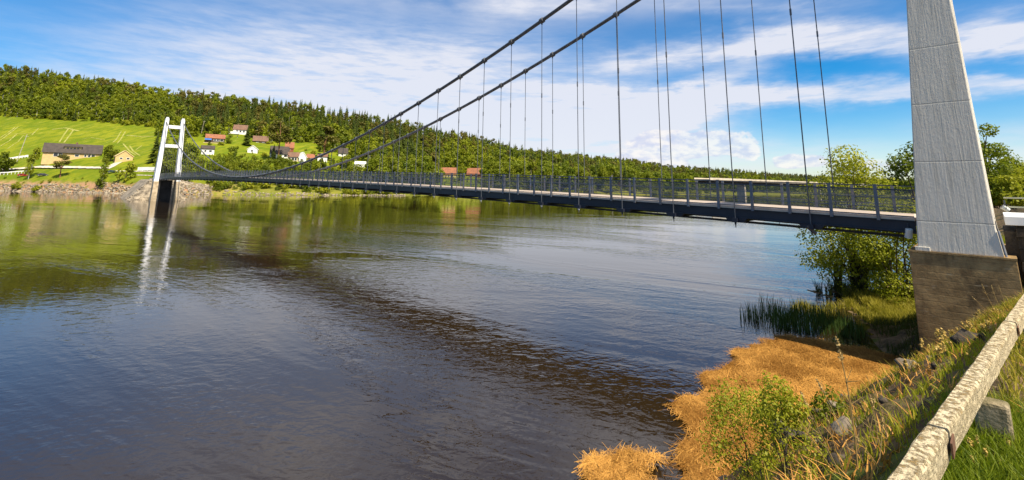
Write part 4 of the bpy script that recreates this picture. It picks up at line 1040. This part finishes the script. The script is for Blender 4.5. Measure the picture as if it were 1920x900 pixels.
ZB = H - 1.2
def bline(a): return -5.02 - .094 * (a + 19.98)
gr = thing('guard_rail', bw(-18, bline(-18), ZB - .6), 'weathered pale wooden guard rail with brown lichen on short concrete posts', 'guard rail')
def gpart(mb, name, mat, parent=None, **k):
    o = mb.build(name, mat, parent or gr, **k); o.data.transform(Matrix.Translation(-gr.location)); return o
r_ = random.Random(2)
for a0, a1 in ((-22.6, -19.245), (-19.22, -16.08), (-16.05, -12.9), (-12.87, -9.6)):
    n = 26; vs = []; fs = []; prof = [(0, -.125), (-.088, -.125), (-.088, -.012), (-.078, 0), (-.010, 0), (0, -.012)]
    dz_ = r_.uniform(-.008, .004); dd_ = r_.uniform(-.004, .004)
    for i in range(n):
        a = a0 + (a1 - a0) * i / (n - 1)
        for o1, o2 in prof:
            q = bw(a, bline(a) + o1 * 1.0 + dd_ + r_.uniform(-.003, .003), ZB + o2 + dz_ + r_.uniform(-.003, .003)); vs.append(q)
    for i in range(n - 1):
        for j in range(6): fs.append((i * 6 + j, (i + 1) * 6 + j, (i + 1) * 6 + (j + 1) % 6, i * 6 + (j + 1) % 6))
    fs += [tuple(range(6)), tuple((n - 1) * 6 + j for j in range(5, -1, -1))]
    gpart(MB().add(vs, fs), 'rail_beam', M['beam'])
M['old_conc'] = simple('mossy_old_concrete', (.34, .27, .17), (.15, .125, .06), 5, .95, .9, 22, world=True)
for a in (-18.1, -14.9, -11.8, -21.3):
    d = bline(a) - .09; z1 = ZB - .137
    g = MB(); q = [(a - .07, d - .10), (a + .07, d - .10), (a + .07, d + .07), (a - .07, d + .07)]
    g.hexa([bw(x, y, z1 - .9) for x, y in q] + [bw(x, y, z1) for x, y in q]); po = gpart(g, 'concrete_post', M['old_conc'], bevel=.02)
for a in (-19.235, -16.065, -12.885):
    d = bline(a) - .044; g = MB(); q = [(a - .07, d - .055), (a + .07, d - .055), (a + .07, d - .047), (a - .07, d - .047)]
    g.hexa([bw(x, y, ZB - .10) for x, y in q] + [bw(x, y, ZB - .03) for x, y in q]); gpart(g, 'joint_plate', M['bark_red'])

# ---- rocks on the bank
RKN = []
for i in range(6):
    v, f = rock_mesh(50 + i, 3, .75); l_ = np.linalg.norm(v, axis=1, keepdims=True)
    dsp = (vnoise(v[:, 0] + v[:, 2] * 1.7, v[:, 1] - v[:, 2], .35, i) - .5) * .30 + (vnoise(v[:, 0] - v[:, 2], v[:, 1] + v[:, 2] * 1.3, .14, i + 20) - .5) * .16
    RKN.append((v * (1 + dsp[:, None]), f))
def boulder(a, d, s, i, label, mat='rock_dark', group='dark rocks on the near bank', sink=.2):
    v, f = RKN[i % 6]; o = link_mesh('boulder', v * s, f, M[mat], None); z = bz(a, d)
    o.location = bw(a, d, z + s * sink); o.rotation_euler = (random.uniform(-.3, .3), random.uniform(-.3, .3), random.uniform(0, 6.28)); return tag(o, label, 'rock', group)
for i in range(70):
    a = random.uniform(-20, -2.2); dt, dw = np.interp(a, KA, KT), np.interp(a, KA, KW); f = random.uniform(.10, .9); d = dt + (dw - dt) * f
    boulder(a, d, random.uniform(.08, .22) * (.55 if a < -14 else 1.), i, 'dark lichen covered rock lying on the steep near bank', 'rock_dark' if i % 4 else 'rock')
for (px, py, s, lab) in [(1478, 828, .24, 'largest pale grey rock at the edge of the straw beside the dry stalks'), (1585, 815, .17, 'pale flat rock below the guard rail beside the tall dry stalks'), (1700, 690, .15, 'grey rock at the foot of the bank below the concrete pier')]:
    p = near_hit(px, py); a = (p[:2] - P0) @ A2; d = (p[:2] - P0) @ D2; b = boulder(a, d, s, len(lab), lab, 'rock'); del b['group']

# ---- grass and other ground cover
def blades(name, mat, pts, hgt, wid, lean, label, droop=True):
    r = np.random.default_rng(len(pts)); n = len(pts); P = np.asarray(pts, float); h = hgt * r.uniform(.5, 1.25, n); az_ = r.uniform(0, 6.283, n); w_ = wid * r.uniform(.6, 1.3, n)
    u = np.stack([np.cos(az_), np.sin(az_), np.zeros(n)], 1); la = r.uniform(0, 6.283, n); L = (lean * h * r.uniform(.2, 1.6, n))[:, None] * np.stack([np.cos(la), np.sin(la), np.zeros(n)], 1)
    Z = np.array([0, 0, 1.]); m1 = P + Z * (h * .6)[:, None] + L * .35; tp = P + Z * (h * np.where(r.random(n) < .5, 1., .86))[:, None] + L
    V = np.stack([P - u * w_[:, None] / 2, P + u * w_[:, None] / 2, m1 + u * w_[:, None] * .4, m1 - u * w_[:, None] * .4, tp + u * w_[:, None] * .06, tp - u * w_[:, None] * .06], 1).reshape(-1, 3)
    b = np.arange(n) * 6; Fq = np.concatenate([np.stack([b, b + 1, b + 2, b + 3], 1), np.stack([b + 3, b + 2, b + 4, b + 5], 1)])
    t = np.clip(r.normal(.5, .25, n), 0, 1)
    o = link_mesh(name, V, Fq, mat, tint=np.concatenate([t, t])); return tag(o, label, kind='stuff')
def scatter(n, a0, a1, d0, d1, seed=0, thr=None, sc=.8, water=False, f0=None, f1=None):
    r = np.random.default_rng(seed); a = r.uniform(a0, a1, n); d = r.uniform(d0, d1, n)
    if f0 is not None:
        dt, dw = np.interp(a, KA, KT), np.interp(a, KA, KW); d = dt + (dw - dt) * r.uniform(f0, f1, n)
    if thr is not None:
        k = vnoise(a + 50, d + 50, sc, seed) + r.normal(0, .06, n) > thr; a, d = a[k], d[k]
    z = bank_z(a, d); 
    if water: z = np.maximum(z, -.15)
    else: k = z > .02; a, d, z = a[k], d[k], z[k]
    return bw_arr(a, d, z)
blades('grass', M['grass'], np.concatenate([scatter(26000, -20.5, -17.3, -6.6, -5.02, 1, .20, .5), scatter(5000, -11, -1, -9, -5.9, 2, .35, .7)]), .15, .007, .55, 'lush green grass on the road side of the guard rail')
blades('grass_tufts', M['leaf_olive'], np.concatenate([scatter(12000, -20, -2, 0, 0, 3, .66, .55, f0=-.02, f1=.9), scatter(5000, -18, -1.2, 0, 0, 13, .56, .5, f0=-.03, f1=.25)]), .15, .012, .5, 'green grass tufts on the steep near bank')
blades('golden_grass', M['grass_gold'], np.concatenate([scatter(9000, -20, -1.3, 0, 0, 4, .62, .7, f0=0, f1=.6), scatter(9000, -17.8, -10, -8, -5.32, 19, .15, .6), scatter(6000, -11, -1.2, 0, 0, 5, .52, .8, f0=-.03, f1=.3)]), .19, .011, .5, 'yellowed grass and weeds on the near bank')
blades('dead_grass', M['straw'], np.concatenate([scatter(17000, -20, -1.3, 0, 0, 14, .50, .5, f0=.05, f1=1.0), scatter(5000, -17.6, -12, -7.2, -5.55, 15, .30, .6)]), .13, .012, 1.3, 'dead brown grass lying on the near bank')
blades('bank_grass', M['grass_gold'], np.concatenate([scatter(16000, 6.4, 15, -2.6, 2.0, 6, .25, 1.2), scatter(9000, 5.2, 10.5, -4.0, .4, 16, .12, 1.2), scatter(14000, 5.3, 10.2, -2.6, 2.0, 17, .18, 1.0), scatter(2500, 4.6, 8.6, -.4, 2.8, 7, .5, .8, water=True)]), .42, .022, .4, 'yellow green grass on the low point behind the pier')
blades('dark_sedge', M['grass_dark'], scatter(5200, 9.6, 13.4, .8, 3.8, 8, .22, 1.), .75, .028, .45, 'dark sedge at the tip of the low point')
blades('reeds', M['reed'], np.concatenate([scatter(1400, 1.6, 5.6, .2, 3.9, 9, .46, 1.1, water=True), scatter(900, 1.2, 4.8, -.9, 2.4, 10, .38, 1.1, water=True)]), .82, .024, .14, 'dark green reeds standing in the shallow water')
blades('shade_weeds', M['grass_dark'], scatter(6000, .2, 7, -6, -.8, 11, .3, 1.), .35, .02, .5, 'weeds under the bridge deck, coloured dark for its shade')  # deck shade is put into the dark blade colour here
blades('upper_weeds', M['leaf_olive'], scatter(20000, 12, 60, -9, -2, 12, .3, 2.), .5, .05, .5, 'green weeds on the bank beyond the tower')
# ---- floating straw
MAT = [(.7, 1.35), (.75, -2.9), (-3.8, -2.4), (-8.9, -1.7), (-11.6, -1.2), (-12.6, -.1), (-11.5, .55), (-10.2, .75), (-9.6, 1.15), (-8.9, 1.6), (-7.6, 1.55), (-6.6, 1.85), (-4.6, 1.75), (-2.9, 2.05), (-1.2, 1.75)]
MAT2 = [(-13.75, 1.3), (-13.2, 1.6), (-12.9, 1.25), (-12.15, .85), (-12.1, .5), (-12.9, .35), (-14.0, .3)]
def inside(a, d, poly):
    c = np.zeros(len(a), bool); n = len(poly)
    for i in range(n):
        (x0, y0), (x1, y1) = poly[i], poly[(i + 1) % n]
        k = ((y0 > d) != (y1 > d)) & (a < (x1 - x0) * (d - y0) / (y1 - y0 + 1e-12) + x0); c ^= k
    return c
def straw(name, poly, n, label, h0, seed):
    pa = np.array(poly); lo, hi = pa.min(0) - .5, pa.max(0) + .5; st = .09
    a = np.arange(lo[0], hi[0], st); d = np.arange(lo[1], hi[1], st); Ag, Dg = np.meshgrid(a, d, indexing='ij'); sh = Ag.shape
    wa = Ag + (vnoise(Ag, Dg, .5, seed) - .5) * .7; wd = Dg + (vnoise(Ag, Dg, .5, seed + 1) - .5) * .7
    ins = inside(wa.ravel(), wd.ravel(), poly).reshape(sh) & ~((vnoise(Ag, Dg, .9, seed + 5) > .72) & (vnoise(Ag, Dg, .3, seed + 6) > .45))
    z = .035 + h0 * (vnoise(Ag, Dg, 1.1, seed + 2) * .6 + vnoise(Ag, Dg, .25, seed + 3) * .4); V = bw_arr(Ag.ravel(), Dg.ravel(), z.ravel()); ix = np.arange(V.shape[0]).reshape(sh)
    k = ins[:-1, :-1]; q = np.stack([ix[:-1, :-1][k], ix[1:, :-1][k], ix[1:, 1:][k], ix[:-1, 1:][k]], 1)
    r = np.random.default_rng(seed); ca = r.uniform(lo[0], hi[0], n * 3); cd = r.uniform(lo[1], hi[1], n * 3)
    ok = inside(ca + (vnoise(ca, cd, .5, seed) - .5) * .7 + r.normal(0, .08, n * 3), cd + (vnoise(ca, cd, .5, seed + 1) - .5) * .7 + r.normal(0, .08, n * 3), poly); ca, cd = ca[ok][:n], cd[ok][:n]; m = len(ca)
    ang = np.where(r.random(m) < .7, r.normal(.35, .5, m), r.uniform(0, 6.28, m)); L = .08 + .75 * r.random(m) ** 2.2; w_ = r.uniform(.003, .009, m)
    zz = .04 + h0 * (vnoise(ca, cd, 1.1, seed + 2) * .6 + vnoise(ca, cd, .25, seed + 3) * .4) + r.uniform(0, .03, m); tilt = r.normal(0, .03, m)
    cx, sx = np.cos(ang), np.sin(ang)
    def pt(s_, w2, zo): return bw_arr(ca + cx * L * s_ - sx * w_ * w2, cd + sx * L * s_ + cx * w_ * w2, zz + tilt * s_ + zo)
    VS = np.stack([pt(-.5, -1, 0), pt(-.5, 1, 0), pt(.5, .5, 0), pt(.5, -.5, 0)], 1).reshape(-1, 3)
    FS = np.arange(4 * m).reshape(m, 4) + len(V)
    tint = np.concatenate([np.clip(.0 + .65 * vnoise(Ag, Dg, .8, seed + 8)[:-1, :-1][k] + r.normal(0, .1, k.sum()), 0, 1), np.clip(r.normal(.45, .28, m) + (vnoise(ca, cd, .7, seed + 11) - .5) * 1.1 + (vnoise(ca, cd * 2.5, .3, seed + 12) - .5) * .7, 0, 1)])
    tag(link_mesh(name, np.concatenate([V, VS]), np.concatenate([q, FS]), M['straw'], tint=tint), label, kind='stuff')
straw('floating_straw', MAT, 52000, 'orange brown mat of dead reed straw floating by the bank', .05, 31)
straw('straw_heap', MAT2, 6500, 'small separate heap of pale straw at the lower edge', .13, 57)

# ---- bushes, trees, stalks near the camera
def near_plant(name, pos, Ht, R, n, size, leafm, barkm, label, cat, seed, z0=.1, clumps=24, shape=.5, stems=1, limbs=12, r0=.05, group=None):
    t = thing(name, pos, label, cat, group); c = leaf_cloud(seed, n, Ht, R, size, z0, clumps, shape); link_mesh('crown', c[0], c[1], leafm, t, tint=c[2])
    mb = MB(); r = random.Random(seed)
    if stems == 1: mb = trunk_mesh(Ht, r0, c[3], seed, frac=.85, limbs=limbs)
    else:
        for i, cl in enumerate(c[3][:max(stems, limbs)]):
            b = np.array([r.uniform(-.12, .12) * R, r.uniform(-.12, .12) * R, -.3]); e = cl[:3]; mid_ = b * .45 + e * .55 + np.array([-e[0], -e[1], .25 * Ht]) * .22
            mb.tube([b, (b + mid_) / 2, mid_, e], [r0, r0 * .8, r0 * .55, r0 * .15], 5)
    mb.build('trunk' if cat == 'tree' else 'stems', barkm, t); return t
p = near_hit(1415, 888); near_plant('leafy_bush', p, 0.96, .80, 6400, .034, M['leaf_olive'], M['bark'], 'bright yellow green bush growing out of the straw by the water', 'bush', 5, .05, 26, .45, 9, 14, .012)
p = near_hit(1478, 890); near_plant('leafy_bush', p - np.array([0, 0, .1]), 1.0, .45, 3000, .034, M['leaf_olive'], M['bark'], 'lower bright green bush right of the large one in the straw', 'bush', 6, .05, 14, .45, 7, 9, .010)
p = near_hit(1555, 792); near_plant('leafy_bush', p, .42, .28, 500, .05, M['leaf'], M['bark'], 'small round fresh green shrub on the rocks', 'bush', 7, .1, 8, .5, 5, 6, .006)
def tree_at(px, py, Y, zb, **k):
    q = at_y(px, py, Y); return np.array([q[0], q[1], zb])
near_plant('willow_tree', bw(13.2, .9, .3), 8.4, 3.1, 12500, .16, M['leaf_olive'], M['bark'], 'loose bright willow with several thin stems behind the railing by the near tower', 'tree', 11, .10, 44, .35, 7, 26, .085)
near_plant('willow_tree', bw(11.4, -1.2, .3), 5.3, 2.7, 21000, .12, M['leaf_olive'], M['bark'], 'lower dense willow beside the pier under the deck', 'tree', 12, .04, 26, .35, 6, 16, .05)
near_plant('willow_tree', bw(13.5, 2.1, .2), 5.0, 2.0, 1500, .15, M['leaf_olive'], M['bark'], 'thin straggling willow leaning over the water under the girder', 'tree', 16, .2, 18, .4, 5, 16, .05)
q = tree_at(1712, 300, 44, 2.5); near_plant('willow_tree', q, 8.3, 2.6, 5000, .24, M['leaf'], M['bark'], 'darker broadleaf tree just left of the white tower leg', 'tree', 13, .12, 26, .4, 4, 16, .1)
q = tree_at(1846, 300, 62, 4.5); near_plant('broad_tree', q, 10.6, 3.2, 5200, .34, M['leaf'], M['bark'], 'tall dark green tree just right of the white tower leg', 'tree', 14, .12, 26, .35, 1, 14, .2)
q = tree_at(1872, 300, 72, 4.6); near_plant('broad_tree', q, 7.6, 3.4, 4200, .36, M['leaf'], M['bark'], 'rounded mid green tree behind the handrail right of the tower', 'tree', 15, .10, 22, .4, 1, 12, .2)
for i, (px, Y, h, R) in enumerate([(1888, 58, 4.2, 2.4), (1905, 66, 5.0, 2.8), (1925, 60, 4.6, 2.8), (1950, 70, 6.5, 3.2), (1930, 95, 7.5, 4), (1900, 110, 8, 4), (1860, 60, 3.4, 2.0)]):
    near_plant('leafy_bush', tree_at(px, 330, Y, 4.4), h, R, 2400, .34, M['leaf_olive'], M['bark'], 'yellow green bush behind the steel handrail', 'bush', 70 + i, .06, 16, .4, 5, 8, .05, 'bushes behind the steel handrail')
def stalk(px, py, tx, ty, label, head=True, thick=.006, bend=.15):
    p = near_hit(px, py); tp = at_y(tx, ty, p[1]); e = tp - p; t = thing('dry_stalk', p, label, 'plant', 'dry stalks on the near bank')
    pts = [np.array([0, 0, -.05]) + e * f + np.array([bend * math.sin(f * 3.1), 0, 0]) * np.linalg.norm(e) * .25 for f in np.linspace(0, 1, 7)]
    mb = MB().tube(pts, [thick * (1 - .6 * i / 6) for i in range(7)], 5); L = np.linalg.norm(e); r = random.Random(px)
    for _ in range(5):
        i = r.randrange(2, 6); dv_ = np.array([r.uniform(-1, 1), r.uniform(-1, 1), r.uniform(.4, 1.2)]) * .10 * L; mb.tube([pts[i], pts[i] + dv_], [thick * .5, thick * .2], 4)
    o = mb.build('stem', M['dry'], t); at = o.data.attributes.new('tint', 'FLOAT', 'FACE'); at.data.foreach_set('value', np.full(len(o.data.polygons), r.uniform(.1, .9), np.float32))
    if head:
        rr = np.random.default_rng(px); n = 70; f = rr.uniform(.80, 1.0, n); c = np.array([pts[-1] * k + pts[-2] * (1 - k) for k in (f - .80) / .2]); dd = rr.normal(size=(n, 3)); dd /= np.linalg.norm(dd, axis=1)[:, None]
        V, Fq, tt, _ = quads(rr, c + dd * .018 * L * (1.15 - (f - .8) * 4)[:, None], .022 * max(L, .5), dd, np.clip(rr.normal(.5, .2, n), 0, 1)); link_mesh('seed_head', V, Fq, M['dry'], t, tint=tt)
stalk(1608, 880, 1566, 618, 'tallest dry stalk with a pale seed head standing before the straw', True, .007, .12)
for i, (a_, b_, c_, d_) in enumerate([(1650, 850, 1612, 742), (1640, 868, 1628, 725), (1628, 888, 1590, 735), (1600, 860, 1530, 700), (1580, 890, 1500, 720), (1665, 842, 1622, 690), (1590, 895, 1548, 760), (1640, 892, 1652, 760), (1570, 880, 1490, 760), (1615, 870, 1640, 720), (1660, 880, 1600, 800), (1545, 870, 1560, 740)]):
    stalk(a_, b_, c_, d_, 'thin dry brown stalk on the near bank below the guard rail', i % 3 != 2, .004, random.uniform(-.2, .3))
for i, (a_, b_, c_, d_) in enumerate([(1872, 588, 1840, 528), (1880, 582, 1858, 530), (1866, 592, 1822, 552), (1888, 575, 1872, 532)]):
    stalk(a_, b_, c_, d_, 'pale dry grass stem before the concrete pier', True, .006, random.uniform(-.2, .2))
def flower(px, py, label, group, n=3, s=.03, hgt=.3):
    p = near_hit(px, py); t = thing('yellow_flower', p, label, 'flower', group); r = np.random.default_rng(px); mb = MB(); V = []; T = []; cs = []
    for i in range(n):
        tip = np.array([r.normal(0, .07), r.normal(0, .07), hgt * r.uniform(.7, 1.1)]); mb.tube([(tip[0] * .2, tip[1] * .2, -.03), tip * .6, tip], [.003, .0025, .002], 4)
        dd = r.normal(size=(40, 3)); dd /= np.linalg.norm(dd, axis=1)[:, None]; cs.append((tip + dd * np.array([.6, .6, 1.2]) * s * r.uniform(.3, 1, 40)[:, None], dd))
    o = mb.build('stems', M['grass'], t); C_ = np.concatenate([c[0] for c in cs]); Dd = np.concatenate([c[1] for c in cs]); V, Fq, tt, _ = quads(r, C_, s * .6, Dd, np.clip(r.normal(.5, .25, len(C_)), 0, 1)); link_mesh('blossoms', V, Fq, M['flower'], t, tint=tt)
for px, py in [(1812, 880), (1826, 872), (1842, 884), (1856, 862), (1850, 700), (1868, 720)]: flower(px, py, 'small clump of pale yellow flower heads in the grass by the guard rail', 'yellow flowers by the guard rail', 3, .022, .12)
for px, py in [(1740, 670), (1768, 655), (1792, 640), (1812, 630), (1752, 690), (1848, 610), (1866, 600), (1715, 668), (1832, 640), (1700, 720), (1880, 560), (1895, 548), (1780, 668), (1905, 540)]: flower(px, py, 'golden weed tuft growing on the bank before the concrete pier', 'golden weeds before the pier', 4, .05, .28)
